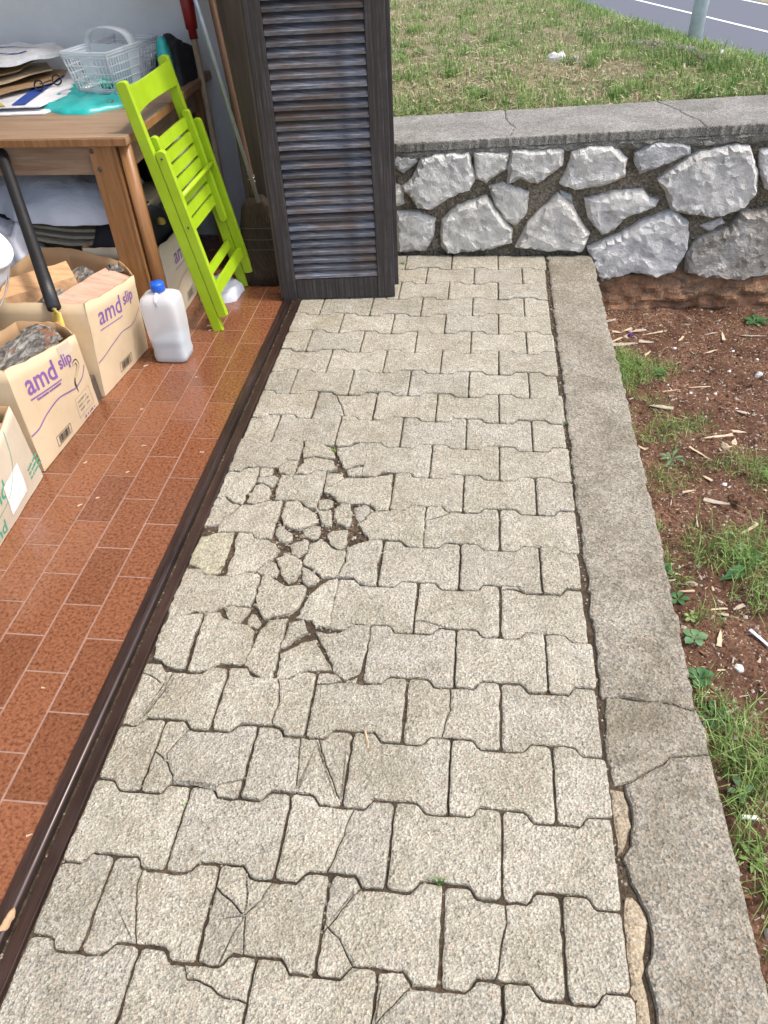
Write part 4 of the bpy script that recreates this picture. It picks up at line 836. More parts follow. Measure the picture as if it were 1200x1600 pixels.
# ---- bucket on a carton behind the boxes
tag(MB().box((-2.12,-1.42,0),(-1.765,-1.10,.215),bev=.004).build('cardboard_box',M['card_brown']),'closed brown cardboard box hidden behind the row, under the white bucket','box')
bk=empty('bucket',(-1.885,-1.265,.2),'white plastic bucket with a wire handle at the left edge of the picture','bucket')
BB=Vector((-1.945,-1.25,.26)); BA=(Vector((-1.742,-1.225,.585))-BB).normalized(); BQ=Vector((0,0,1)).rotation_difference(BA)
mb=MB().lathe([(0,0),(.105,0),(.112,.005),(.125,.29),(.132,.295),(.132,.32),(.127,.325),(.127,.36),(.134,.365),(.134,.378),(.125,.378),(.108,.01),(0,.01)],(0,0,0),40); mb.v=[BB+BQ@v for v in mb.v]; mb.build('pail',M['white_plastic'],bk,True)
hp=[BB+BQ@Vector((.137*math.cos(t),.137*math.sin(t),.345-.15*math.sin((t+1.9)/2.75*math.pi))) for t in [-1.9+2.75*i/14 for i in range(15)]]
MB().tube(hp,.0024,8).build('handle',M['wire'],bk,True)
# ---- poles and brooms in the corner
def stick(name,label,cat,a,b,r,mat): return tag(MB().tube([a,Vector(a).lerp(Vector(b),.5),b],r,14).build(name,M[mat],None,True),label,cat)
br=empty('straw_broom',(-1.18,-.22,0),'old straw broom with stitched brown bristles standing in the corner by the shutter','broom')
mb=MB(); NW=24; L=[(0,.092,.036,-.235),(.05,.090,.036,-.228),(.14,.084,.034,-.215),(.25,.075,.032,-.205),(.31,.062,.030,-.198),(.345,.03,.026,-.195)]
vs=[];fs=[]
for (z,hw,hd,yc) in L:
    for k in range(NW):
        t=2*math.pi*k/NW; q=(abs(math.cos(t))**4+abs(math.sin(t))**4)**(-.25); vs.append((-1.178+hw*math.cos(t)*q+.003*nz((k*1.,z*9,0),2.,1.),yc+hd*math.sin(t)*q,z+(.01*rnd(0,1) if z==0 else 0)))
for i in range(len(L)-1):
    for k in range(NW): fs.append((i*NW+k,i*NW+(k+1)%NW,(i+1)*NW+(k+1)%NW,(i+1)*NW+k))
fs.append(tuple(range(NW-1,-1,-1))); fs.append(tuple((len(L)-1)*NW+k for k in range(NW))); mesh('bristles',vs,fs,M['straw'],br,True)
for z,hw,yc in ((.15,.0845,-.2165),(.19,.0815,-.2125),(.235,.078,-.2085)):
    MB().tube([(-1.178+hw*math.cos(t)*(abs(math.cos(t))**4+abs(math.sin(t))**4)**(-.25),yc+.0335*math.sin(t)*(abs(math.cos(t))**4+abs(math.sin(t))**4)**(-.25),z) for t in [2*math.pi*i/24 for i in range(25)]],.0016,6,0,False).build('stitching',M['bolt'],br,True)
MB().tube([(-1.180,-.195,.33),(-1.185,-.19,.38),(-1.279,-.155,1.55)],[.016,.0125,.0125],14).build('handle',M['brown_stick'],br,True)
mb=MB()
for i in range(9): mb.tube([(-1.186+.014*math.cos(i*1.3),-.19+.014*math.sin(i*1.3),.40+.004*i),(-1.186+.014*math.cos(i*1.3+.9),-.19+.014*math.sin(i*1.3+.9),.402+.004*i)],.0012,5)
mb.build('string_binding',M['label_white'],br)
stick('metal_pole','thin blue-grey metal pole leaning in the corner beside the straw broom','pole',(-1.150,-.262,.345),(-1.405,-.143,1.6),.0072,'steel')
rb=empty('broom',(-1.40,.05,0),'upturned broom with beige wooden handle and red plastic socket leaning on the wall','broom')
ta,tb=Vector((-1.375,.02,0)),Vector((-1.44,.17,.84)); dd=(tb-ta).normalized()
MB().tube([ta,tb],.0125,14).build('handle',M['stick'],rb,True); MB().tube([tb-dd*.01,tb+dd*.022,tb+dd*.024,tb+dd*.12,tb+dd*.2],[.0165,.0165,.023,.027,.03],18).build('socket',M['red_plastic'],rb,True)
mb=MB().box((-1.60,.10,1.03),(-1.30,.16,1.07),bev=.008); mb.build('brush_head',M['red_plastic'],rb); MB().box((-1.59,.105,1.072),(-1.31,.155,1.14)).build('bristles',M['black_rubber'],rb)
# ---- things under the table
to0=lambda x,y,h:(x,y,h)
def lump(name,label,cat,P,z,h,mat,amp=.02,sc=9,seed=0,prof=.6,rings=7): return tag(dome(name,P,lambda x,y,q:(x,y,z+q),h,M[mat],None,rings,amp,sc,seed,.03,True,prof,.004),label,cat)
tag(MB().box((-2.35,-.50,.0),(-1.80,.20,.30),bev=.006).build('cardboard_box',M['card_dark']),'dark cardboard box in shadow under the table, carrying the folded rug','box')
rug=empty('folded_rug',(-1.80,-.40,.30),'grey folded rug in loose layers under the white sheet below the table','rug')
for i in range(4):
    mb=MB(); N_=16; vs=[]
    for k in range(N_+1):
        t=k/N_; x=-1.985+.39*t+.012*i; sag=-.028*math.sin(math.pi*t)*(1-i*.16); z=.318+i*.0165+sag
        for (yy,zz) in ((-.545+.012*i,-.0055),(-.545+.012*i,.0055),(-.05,.0055),(-.05,-.0055)): vs.append((x,yy+.006*nz((x,i,0),20,i),z+zz))
    mb.add(vs,[(k*4+a,(k+1)*4+a,(k+1)*4+(a+1)%4,k*4+(a+1)%4) for k in range(N_) for a in range(4)]+[(0,1,2,3),tuple(N_*4+a for a in (3,2,1,0))]); mb.build('fold',M['rug'],rug)
lump('plastic_sheet','folded white plastic sheet lying on the rug under the table','sheet',[(-2.25,-.36),(-1.99,-.565),(-1.80,-.60),(-1.60,-.585),(-1.585,-.42),(-1.66,-.12),(-2.0,.05),(-2.25,.0)],.385,.13,'tarp',.028,7,4,.9)
lump('dark_bag','black cloth bag in the dark at the back under the table','bag',[(-1.95,.0),(-1.65,-.05),(-1.55,.15),(-1.7,.27),(-2.0,.27)],.31,.30,'black_cloth',.04,8,6)
lump('dark_bag','navy bag behind the black tool handle under the table','bag',[(-2.55,-.62),(-2.05,-.60),(-1.98,-.35),(-2.1,-.1),(-2.6,-.1)],.004,.42,'navy',.05,7,7)
lump('dark_bag','black bag with a gold glint standing in the box behind the chair','bag',[(-1.73,-.585),(-1.49,-.585),(-1.48,-.30),(-1.72,-.29)],.22,.17,'black_cloth',.04,13,9)
lump('brass_knob','small gold-coloured knob showing beside the round table leg','knob',[(-1.50,-.455),(-1.475,-.458),(-1.47,-.44),(-1.495,-.435)],.335,.02,'gold',.001,9,3)
lump('plastic_bag','crumpled white plastic bag behind the second box, beside the bucket','bag',[(-2.12,-.66),(-1.94,-.70),(-1.935,-.60),(-1.96,-.50),(-2.12,-.48)],.24,.13,'cloth_white',.04,14,11)
lump('storage_bin_lid','grey-blue plastic tub below the folded sheet, behind the boxes','tub',[(-2.10,-.56),(-1.94,-.585),(-1.93,-.52),(-1.95,-.50),(-2.10,-.50)],.20,.11,'bin_plastic',.004,9,12,.3)
lump('white_cloth','crumpled white cloth lying on the tiles behind the green chair legs','cloth',[(-1.42,-.40),(-1.36,-.46),(-1.26,-.40),(-1.255,-.30),(-1.33,-.24),(-1.42,-.27)],.002,.055,'cloth_white',.03,22,14)
lump('pale_bag','grey-white bag under the right end of the table','bag',[(-1.56,-.12),(-1.47,-.16),(-1.45,.1),(-1.52,.22),(-1.6,.1)],.30,.27,'cloth_white',.04,9,15)
# ---- things on the table
def sheet(name,label,cat,P,z,th,mat,amp=.006,sc=5,seed=0,lift=None,group=None):
    P=[Vector(p) for p in ccw(P)]; Q=resample(P,.03); n=len(Q); c=sum(Q,Vector((0,0)))/n; vs=[];R_=4
    def zf(p): return z+amp*(1+nz((p.x,p.y,0),sc,seed))+(lift(p) if lift else 0)
    for lay in (0,th):
        for r in range(R_):
            for p in Q: q=c+(p-c)*(1-r/R_); vs.append((q.x,q.y,zf(q)+lay))
        vs.append((c.x,c.y,zf(c)+lay))
    K=R_*n+1; fs=[]
    for r in range(R_-1):
        for i in range(n): j=(i+1)%n; fs.append((K+r*n+i,K+r*n+j,K+(r+1)*n+j,K+(r+1)*n+i)); fs.append((r*n+j,r*n+i,(r+1)*n+i,(r+1)*n+j))
    for i in range(n): j=(i+1)%n; fs+=[(K+(R_-1)*n+i,K+(R_-1)*n+j,K+K-1),(j,i,K+i,K+j),((R_-1)*n+j,(R_-1)*n+i,K-1)]
    return tag(mesh(name,vs,fs,M[mat],None),label,cat,group)
def patch(parent,P,z,mat,name='print'):
    Q=[Vector(p) for p in ccw(P)]; return mesh(name,[(p.x,p.y,z) for p in Q],[tuple(range(len(Q)))],M[mat],parent)
s1=sheet('flattened_carton','flattened white carton with blue and yellow print lying lowest on the table','carton',[(-2.6,-.44),(-1.85,-.395),(-1.80,-.20),(-1.95,.25),(-2.6,.25)],TZ+.001,.004,'paper',.001,3,1)
s2=sheet('flattened_carton','second white carton with a broad blue stripe and yellow corner, lying on the lowest one','carton',[(-2.6,-.40),(-1.875,-.365),(-1.84,-.18),(-1.98,.22),(-2.6,.24)],TZ+.018,.004,'paper',.001,3,2)
patch(s2,[(-1.985,-.355),(-1.935,-.352),(-1.99,.10),(-2.06,.10)],TZ+.0262,'blue_print'); patch(s2,[(-2.10,-.372),(-2.0,-.366),(-2.10,-.27),(-2.2,-.25)],TZ+.0262,'yellow_print')
mesh('print',[(-2.16,-.4175,TZ+.002),(-2.02,-.4085,TZ+.002),(-2.02,-.4085,TZ+.0062),(-2.16,-.4175,TZ+.0062)],[(0,1,2,3)],M['yellow_print'],s1)
for i,(P,nm) in enumerate((([(-2.6,-.33),(-2.10,-.30),(-2.03,-.20),(-1.97,-.05),(-1.99,.15),(-2.6,.2)],'bottom'),([(-2.6,-.28),(-2.15,-.27),(-2.06,-.12),(-2.0,.04),(-2.1,.2),(-2.6,.2)],'middle'),([(-2.6,-.22),(-2.2,-.2),(-2.08,-.06),(-2.1,.12),(-2.6,.18)],'top'))):
    sheet('cardboard_sheet','torn brown cardboard sheet, %s of the three at the left of the table'%nm,'cardboard',P,TZ+.028+.021*i,.005,'card_brown' if i!=1 else 'card',.009,6,i+3,lambda p,i=i:.03*max(0,p.x+2.15)*(i))
pb=sheet('paper_bag','crumpled white paper bag with a blue ring print, on top of the cardboard','paper bag',[(-2.6,-.16),(-2.25,-.18),(-2.10,-.16),(-1.99,-.06),(-1.95,.10),(-2.05,.22),(-2.6,.22)],TZ+.082,.014,'paper',.026,9,9)
rg=[]; 
for i in range(23):
    t=.35+i/22*5.2; rg.append(Vector((-2.13+.085*math.cos(t),.05+.06*math.sin(t))))
def surfz(o,x,y):
    h=o.ray_cast(Vector((x,y,2))-o.location,Vector((0,0,-1))); return (h[1].z+o.location.z+.0015) if h[0] else TZ+.15
bpy.context.view_layer.update()
vs=[]
for i,p in enumerate(rg):
    a=rg[max(0,i-1)];b=rg[min(22,i+1)]; q=Vector((-(b-a).y,(b-a).x)).normalized()*.007
    for s in (1,-1): w_=p+q*s; vs.append((w_.x,w_.y,surfz(pb,w_.x,w_.y)))
mesh('ring_print',vs,[(2*i,2*i+1,2*i+3,2*i+2) for i in range(22)],M['blue_print'],pb)
tb_=lump('turquoise_bag','shiny turquoise plastic bag lying flat on the table under the basket','bag',[(-1.925,-.25),(-1.885,-.335),(-1.78,-.395),(-1.69,-.405),(-1.575,-.30),(-1.56,-.10),(-1.72,.08),(-1.90,.06),(-1.95,-.10)],TZ+.001,.022,'turq',.014,20,21,.35,9)
bpy.context.view_layer.update()
for (x,y,w_,h_) in ((-1.640,-.325,.026,.006),(-1.640,-.313,.006,.022),(-1.62,-.31,.006,.024),(-1.630,-.300,.024,.006)): 
    mesh('print',[(x+a*w_/2,y+b*h_/2,surfz(tb_,x+a*w_/2,y+b*h_/2)) for a,b in ((-1,-1),(1,-1),(1,1),(-1,1))],[(0,1,2,3)],M['red_plastic'],tb_)
# ---- clear plastic basket
bs=empty('plastic_basket',(-1.69,-.04,TZ+.02),'clear plastic carry basket with slotted sides and an arched handle','basket')
ba=R(-14); bx=Vector((math.cos(ba),math.sin(ba),0)); by=Vector((-math.sin(ba),math.cos(ba),0)); bo=Vector((-1.69,-.06,TZ+.024)); BW,BL,BH=.082,.135,.135
def bp(x,y,z): s=1+.22*z/BH; return bo+bx*x*s+by*y*s+Vector((0,0,z))
def lattice(name,f,nu,nv,solid):
    mb=MB(); 
    def bar(a,b,w):
        p,q=f(*a),f(*b); mb.tube([p,q],w,5)
    for i in range(nu+1):
        if not solid(i/nu): bar((i/nu,.10),(i/nu,.86),.0022)
    for j in range(nv+1): bar((0,.10+.76*j/nv),(1,.10+.76*j/nv),.0026)
    for a,b in (((0,0),(1,0)),((0,1),(1,1)),((0,0),(0,1)),((1,0),(1,1)),((0,.94),(1,.94)),((0,.05),(1,.05))): bar(a,b,.0042)
    sd_=mb.build(name,M['clear_plastic'],bs,True)
    P=[(0,0),(1,0),(1,.10),(0,.10)]; m2=MB()
    for (a0,a1,b0,b1) in ((0,1,0,.10),(0,1,.86,1),(.40,.60,.1,.86)):
        vs=[f(*p) for p in ((a0,b0),(a1,b0),(a1,b1),(a0,b1))]; m2.add(vs,[(0,1,2,3)])
    o=m2.build('band',M['clear_plastic'],sd_); md=o.modifiers.new('t','SOLIDIFY'); md.thickness=.0014
lattice('side',lambda t,h:bp(-BW+2*BW*t,-BL,h*BH),11,4,lambda t:.4<t<.6)
lattice('side',lambda t,h:bp(-BW+2*BW*t,BL,h*BH),11,4,lambda t:.4<t<.6)
lattice('side',lambda t,h:bp(BW,-BL+2*BL*t,h*BH),20,4,lambda t:.4<t<.6)
lattice('side',lambda t,h:bp(-BW,-BL+2*BL*t,h*BH),20,4,lambda t:.4<t<.6)
o=MB().add([bp(-BW,-BL,.001),bp(BW,-BL,.001),bp(BW,BL,.001),bp(-BW,BL,.001)],[(0,1,2,3)]).build('bottom',M['clear_plastic'],bs)
mb=MB(); vs=[]
for i in range(15):
    t=math.pi*i/14; x=-BW*1.22*math.cos(t); z=BH+.056*math.sin(t)**.7
    for yy in (-.021,.021): vs+= [bo+bx*x+by*yy+Vector((0,0,z)),bo+bx*x*.965+by*yy+Vector((0,0,z-.004))]
mb.add(vs,[(i*4+a,i*4+b,i*4+4+b,i*4+4+a) for i in range(14) for a,b in ((0,2),(2,3),(3,1),(1,0))]); mb.build('handle',M['clear_plastic'],bs,True)
o=MB().add([bp(-BW,0,.002),bp(BW,0,.002),bp(BW,0,BH),bp(-BW,0,BH)],[(0,1,2,3)]).build('divider',M['clear_plastic'],bs); md=o.modifiers.new('t','SOLIDIFY'); md.thickness=.0014
for i in range(15):
    p=bp(rnd(-.055,.055),rnd(-.115,-.03),rnd(.010,.028)); a=rnd(0,3.1); d=Vector((math.cos(a),math.sin(a),rnd(-.3,.3))).normalized()*.034; s=d.cross(Vector((0,0,1))).normalized()*.0045
    mb=MB(); 
    for k in (-1,1): mb.tube([p-d+s*k*1.5,p+s*k*.6,p+d+s*k*.9],[.003,.0042,.003],6)
    mb.tube([p-s*1.6,p+s*1.6],.0025,6); tag(mb.build('clothes_peg',M['teal_peg'] if i%5 else M['label_white'],None),('mint green' if i%5 else 'white')+' plastic clothes peg lying in the clear basket','peg','clothes pegs in the basket')
lump('folded_cloth','pale blue cloth folded in the far half of the basket','cloth',[tuple(bp(x,y,0)[:2]) for x,y in ((-.07,.02),(.07,.02),(.07,.12),(-.07,.12))],TZ+.03,.08,'cloth_white',.01,20,31)
lump('dark_bag','small black bag beyond the chair back on the table','bag',[(-1.60,.06),(-1.46,.0),(-1.44,.20),(-1.58,.25)],TZ+.001,.13,'black_cloth',.03,14,33)
lump('turquoise_wrap','bit of turquoise plastic sticking out behind the chair back','plastic',[(-1.53,-.03),(-1.49,-.04),(-1.48,.0),(-1.53,.01)],TZ+.05,.12,'turq',.012,30,34)
# black loops by the bag, the handles of some object
sg=empty('handles',(-1.965,-.13,TZ+.03),'pair of black loop handles lying beside the turquoise bag','handles')
for (x,y) in ((-1.965,-.16),(-1.935,-.07)): MB().tube([(x+.018*math.cos(t),y+.010*math.sin(t)*.5,TZ+.047+.016*math.sin(t)) for t in [2*math.pi*i/18 for i in range(19)]],.0032,8,0,False).build('loop',M['black_rubber'],sg,True)
MB().tube([(-1.965,-.15,TZ+.05),(-1.945,-.08,TZ+.05)],.0025,8).build('cross_bar',M['black_rubber'],sg,True)
# ================================================================ plants and litter
def blades(name,pl,mats,hrange,wd,parent=None,bend=.5):
    """pl: x,y,z,scale,material"""
    n=len(pl); A=np.array([p[:4] for p in pl]); rs=np.random.RandomState(len(pl)); h=rs.uniform(*hrange,n)*A[:,3]; a=rs.uniform(0,6.283,n); le=rs.uniform(.1,1,n)*bend
    d=np.stack([np.cos(a),np.sin(a),0*a],1); s=np.stack([-np.sin(a),np.cos(a),0*a],1)*(wd*rs.uniform(.7,1.3,n)*np.minimum(1,A[:,3]+.3))[:,None]; u=np.array([0,0,1.])
    b=A[:,:3]; m=b+d*(h*le*.35)[:,None]+u*(h*.6)[:,None]; t=b+d*(h*le*1.05)[:,None]+u*(h*(1-.45*le))[:,None]
    V=np.stack([b-s,b+s,m+s*.75,m-s*.75,t],1).reshape(-1,3); me=bpy.data.meshes.new(name)
    F=[];MI=[]
    for i in range(n): k=5*i; F+=[(k,k+1,k+2,k+3),(k+3,k+2,k+4)]; MI+=[pl[i][4]]*2
    me.from_pydata(V.tolist(),[],F); [me.materials.append(M[x]) for x in mats]; me.polygons.foreach_set('material_index',MI); me.update()
    o=bpy.data.objects.new(name,me); COL.objects.link(o); return o
GM=['g1','g2','g3','dry1','dry2','dry3']
pl=[]; rr=random.Random(3)
def lawn_pt():
    y=.475+3.6*rr.random()**1.4; x=rr.uniform(-1.3,1.25); return x,y
def lawn_ok(x,y): return (Vector((x,y))-CP).dot(CN)<=.45
def lawn_add(x,y,m,sc): pl.append((x,y,lz(x,y)-.004,sc,m))
for _ in range(42000):
    x,y=lawn_pt()
    if not lawn_ok(x,y): continue
    d=(Vector((x,y))-CP).dot(CN); g=.43+1.0*nz((x,y,0),2.3,7.)+.9*nz((x,y,0),7,3.)+.5*nz((x,y,0),19,1.)+(.6 if d>-.6 else 0)+.25*max(0,x)
    if rr.random()<max(.10,min(.95,g)): lawn_add(x,y,rr.choice((0,1,1,2,2)),rr.uniform(.5,1.05)*(1.5 if d>-.3 else 1))
    elif rr.random()<.6: lawn_add(x,y,rr.choice((3,3,4,4,5)),rr.uniform(.3,.75))
for _ in range(240):      # denser tufts
    x,y=lawn_pt(); m=rr.choice(((0,1),(1,2),(0,1,1),(2,2,1),(4,3)))
    r0=rr.uniform(.015,.05)
    for k in range(int(rr.uniform(25,80))):
        X,Y=x+random.gauss(0,r0),y+random.gauss(0,r0)
        if Y>.48 and lawn_ok(X,Y): lawn_add(X,Y,rr.choice(m),rr.uniform(.7,1.35))
for (x,y,n_) in ((.50,1.36,90),(.58,1.26,120),(.64,1.15,140),(.70,1.05,140),(.78,1.0,120),(.45,1.5,60),(.85,.95,120),(.72,1.3,90),(.60,1.05,100)):
    for k in range(n_):
        X,Y=x+random.gauss(0,.04),y+random.gauss(0,.04)
        if Y>.48: lawn_add(X,Y,rr.choice((0,1,1,2,5)),rr.uniform(.9,1.7))
tag(blades('lawn_grass',pl,GM,(.024,.06),.0021,bend=.95),'patchy green and straw-dry lawn grass on the bank','grass',kind='stuff')
# flat straw litter on the lawn
mb=MB()
for _ in range(12000):
    x,y=lawn_pt()
    if (Vector((x,y))-CP).dot(CN)>-.1: continue
    a=rr.uniform(0,3.14); l=rr.uniform(.012,.045); p=Vector((x,y,lz(x,y)+rr.uniform(.003,.022))); e=Vector((math.cos(a)*l,math.sin(a)*l,rr.uniform(-.006,.008))); q=Vector((-math.sin(a),math.cos(a),0))*rr.choice((.0012,.0016,.002,.0045))
    mb.add([p-q,p+e-q*.6,p+e+q*.6,p+q],[(0,1,2,3)],rr.choice((0,0,1,1,2,2,3)))
tag(mb.build('straw_litter',[M['dry1'],M['dry2'],M['dry3'],M['needle']]),'dry straw litter lying in the lawn','straw',kind='stuff')
def rock(name,label,cat,x,y,z,sx,sy,h,mat,seed,group=None):
    P=[(x+sx*math.cos(t)*rr.uniform(.75,1),y+sy*math.sin(t)*rr.uniform(.75,1)) for t in [i*.6283 for i in range(10)]]
    return tag(dome(name,P,lambda a,b,q:(a,b,z+q),h,M[mat],None,4,h*.5,14/max(.05,sx*10),seed,max(.004,sx*.4),False,.6,.02),label,cat,group)
rock('rock','pale grey rock half sunk in the lawn','rock',.07,1.27,lz(.07,1.27)-.01,.065,.05,.05,'pebble',3)
rock('rock','dark pitted stone lying against the pale rock in the lawn','rock',.15,1.19,lz(.15,1.19)-.01,.035,.03,.035,'limestone_dark',5)
rock('rock','small grey stone on the crest of the grassy bank','rock',.86,1.22,lz(.86,1.22)-.005,.025,.02,.028,'pebble',7)
st=empty('tree_stump',(.60,1.28,lz(.6,1.28)),'low rotten root stump with grey splintered wood on the grassy bank','stump')
for i,(a,b,r) in enumerate((((.42,1.58),(.60,1.40),.035),((.55,1.46),(.68,1.24),.032),((.62,1.24),(.74,1.12),.045),((.70,1.10),(.80,1.02),.035),((.50,1.42),(.56,1.30),.02))):
    z0,z1=lz(*a)+.0,lz(*b)+.004; N_=8; mb=MB(); pp=[Vector((a[0]+(b[0]-a[0])*k/N_+.02*nz((k*.5,i,0),1.,2.),a[1]+(b[1]-a[1])*k/N_,z0+(z1-z0)*k/N_+.018*nz((k*.7,i,3),1.,4.))) for k in range(N_+1)]
    mb.tube(pp,[r*(.45+.55*math.sin(math.pi*(k+.6)/(N_+1.2)))*rr.uniform(.75,1.15) for k in range(N_+1)],9); mb.build('root',M['bark'],st)
# ---- garden grass
pl=[]
def tuft(x,y,r,n,sc,ms=(0,1,1,2)):
    for _ in range(int(n*.55)):
        a,q=rr.uniform(0,6.28),rr.random()**.7*r; X,Y=x+q*math.cos(a),y+q*math.sin(a)
        if X<.213 or Y>.03: continue
        pl.append((X,Y,gz(X,Y)-.003,sc*rr.uniform(.6,1.2),rr.choice(ms)))
for (x,y,r,n,sc) in ((.27,-.45,.07,420,1.),(.30,-.52,.09,560,1.),(.36,-.56,.09,420,.9),(.26,-.60,.05,240,1.),(.45,-.52,.07,150,.7),(.27,-.70,.06,170,1.),(.25,-.86,.04,70,.9),(.36,-.80,.07,90,.7),(.26,-1.0,.05,110,.9),(.42,-.95,.08,160,.9),(.36,-1.02,.07,130,.9),(.50,-.93,.06,100,.8),(.38,-1.2,.08,120,.7),(.33,-1.30,.06,90,.7),(.30,-1.22,.04,60,.7),(.62,-1.17,.09,230,.9),(.66,-1.25,.09,260,1.),(.75,-1.22,.08,200,1.),(.51,-1.18,.05,80,.7),
  (.43,-1.58,.10,330,1.2),(.52,-1.62,.10,330,1.2),(.60,-1.55,.10,300,1.2),(.57,-1.72,.09,260,1.2),(.47,-1.78,.07,160,1.),(.37,-1.60,.06,110,1.),(.25,-1.62,.04,90,1.),(.27,-1.72,.04,70,.9),(.66,-1.46,.08,150,1.),(.26,-1.50,.03,50,.9),
  (.32,-1.86,.05,70,.9),(.27,-2.10,.05,120,1.1),(.33,-2.16,.06,100,1.1),(.31,-2.25,.08,330,1.6),(.38,-2.28,.07,200,1.5),(.30,-2.36,.05,110,1.4),(.28,-2.47,.05,110,1.4),(.31,-2.55,.05,90,1.4),(.30,-2.68,.05,70,1.3),(.42,-2.45,.08,120,1.3),(.9,-.9,.12,150,.9),(1.0,-1.5,.2,350,1.1)): tuft(x,y,r,n,sc)
for _ in range(900):
    x,y=rr.uniform(.22,1.4),rr.uniform(-3.3,0); 
    if nz((x,y,0),5,6.)>.12: tuft(x,y,.02,3,.6,(0,1,2,3))
tag(blades('garden_grass',pl,GM,(.03,.085),.0012,bend=1.35),'tufts of green grass growing in the reddish garden soil','grass',kind='stuff')
# fine wood crumbs and straw on the soil
mb=MB()
for _ in range(13000):
    x,y=.215+1.1*rr.random()**1.2,rr.uniform(-3.3,.04); 
    if rr.random()<.25 and y<-.7: continue
    a=rr.uniform(0,3.14); l=rr.choice((.003,.004,.006,.008,.013)); p=Vector((x,y,gz(x,y)+.002)); e=Vector((math.cos(a)*l,math.sin(a)*l,rr.uniform(-.001,.002))); q=Vector((-math.sin(a),math.cos(a),0))*rr.uniform(.0005,.0016); zq=Vector((0,0,.0016))
    mb.add([p-q,p+e-q*.6,p+e+q*.6,p+q,p+zq],[(0,1,4),(1,2,4),(2,3,4),(3,0,4)],rr.choice((0,1,1,2,2,2,3,3)))
for _ in range(420):
    x,y=.215+1.1*rr.random()**1.2,rr.uniform(-3.3,.04); a=rr.uniform(0,3.14); l=rr.uniform(.012,.032); p=Vector((x,y,gz(x,y)+.003)); e=Vector((math.cos(a)*l,math.sin(a)*l,rr.uniform(-.002,.004))); q=Vector((-math.sin(a),math.cos(a),0))*rr.uniform(.0012,.005); zq=Vector((0,0,.0022))
    mb.add([p-q,p+e*.6-q*rr.uniform(.6,1.1),p+e,p+e*.5+q*rr.uniform(.5,1),p+q*.7,p+e*.4+zq],[(0,1,5),(1,2,5),(2,3,5),(3,4,5),(4,0,5)],rr.choice((0,1,1,2,2)))
tag(mb.build('wood_crumbs',[M['chip'],M['chip_grey'],M['needle'],M['soil']]),'fine wood crumbs and straw strewn over the soil','litter',kind='stuff')
lp=[(x,y,gz(x,y)+.002,rr.uniform(.002,.009)) for x,y in ((rr.uniform(.215,1.3),rr.uniform(-3.3,.03)) for _ in range(6000))]
tag(lumps('soil_clods',lp,[M['soil'],M['soil'],M['soil'],M['crumb']]),'small clods of reddish soil','soil',kind='stuff')
# bigger wood chips
CH=[(.289,-.10,.07,.014,.35),(.353,-.225,.075,.016,.9),(.296,-.27,.085,.009,.6),(.335,-.31,.11,.022,.08),(.454,-.229,.09,.007,.25),(.733,-.253,.06,.015,1.5),(.691,-.223,.05,.006,.3),(.412,-.389,.04,.012,.8),(.658,-.37,.05,.008,.4),(.858,-.237,.10,.006,-.1),(.555,-.667,.08,.006,0.),(.451,-.686,.06,.006,.15),(.39,-.825,.085,.02,-.25),(.471,-1.109,.10,.008,-.95),(.542,-1.008,.11,.012,.2),(.459,-1.379,.075,.016,-.35),(.46,-1.25,.04,.012,-.9),(.388,-1.332,.04,.008,.15),(.662,-.831,.05,.014,-.6),(.637,-.94,.05,.016,-.25),(.528,-1.484,.07,.010,.65),(.387,-1.461,.05,.005,1.5),(.288,-1.07,.04,.012,-1.),(.352,-1.915,.05,.014,1.3),(.424,-1.803,.035,.012,.5),(.286,-1.68,.035,.009,-.4),(.365,-1.813,.06,.005,.1),(.336,-2.123,.035,.008,.5),(.30,-1.76,.04,.008,0.),(.60,-1.02,.03,.02,1.2),(.40,-.20,.07,.018,.2),(.31,-.19,.06,.02,-.5),(.36,-.17,.05,.016,.5),(.42,-.30,.06,.02,-.3),(.56,-.28,.04,.01,.9)]
for i,(x,y,l,w_,a) in enumerate(CH):
    ca,sa=math.cos(a),math.sin(a); z=gz(x,y)+.004; N_=5; vs=[]
    for k in range(N_+1):
        t=k/N_-.5; ww=w_*.5*(1-1.75*max(0,t*(1 if i%2 else -1)))*rr.uniform(.75,1.1); bz=.0006*math.sin(k+i)
        for (q,h) in ((-ww,0),(ww,0),(ww*.9,.0028),(-ww*.9,.0022)): vs.append((x+ca*t*l-sa*q,y+sa*t*l+ca*q,z+h+bz+.02*t*rr.uniform(0,.5)))
    o=mesh('wood_chip',vs,[(k*4+b,(k+1)*4+b,(k+1)*4+(b+1)%4,k*4+(b+1)%4) for k in range(N_) for b in range(4)]+[(3,2,1,0),tuple(N_*4+b for b in range(4))],M['chip'] if i%3 else M['chip_grey'])
    tag(o,'pale splintered wood chip lying on the reddish garden soil','wood chip','wood chips scattered on the garden soil')
tag(dome('plastic_scrap',[(.352,-.232),(.378,-.238),(.38,-.216),(.36,-.21)],lambda a,b,q:(a,b,gz(.36,-.22)+q+.004),.012,M['violet'],None,3,.004,40,2,.01,False,.6,.004),'scrap of violet plastic among wood chips at the wall foot','plastic')
for i,(x,y,s) in enumerate(((.531,-.332,.014),(.758,-.341,.012),(.702,-.515,.013),(.604,-.715,.011),(.66,-.80,.011),(.45,-.64,.01),(.83,-.42,.012),(.51,-1.27,.014),(.52,-.70,.01))): rock('white_pebble','small white pebble lying on the garden soil','pebble',x,y,gz(x,y)-.004,s*.75,s*.55,s*.6,'white_pebble',i,'white pebbles on the garden soil')
rock('pebble','grey-green pebble in the grass at mid height on the right','pebble',.80,-.55,gz(.80,-.55)-.004,.018,.014,.014,'pebble',41)
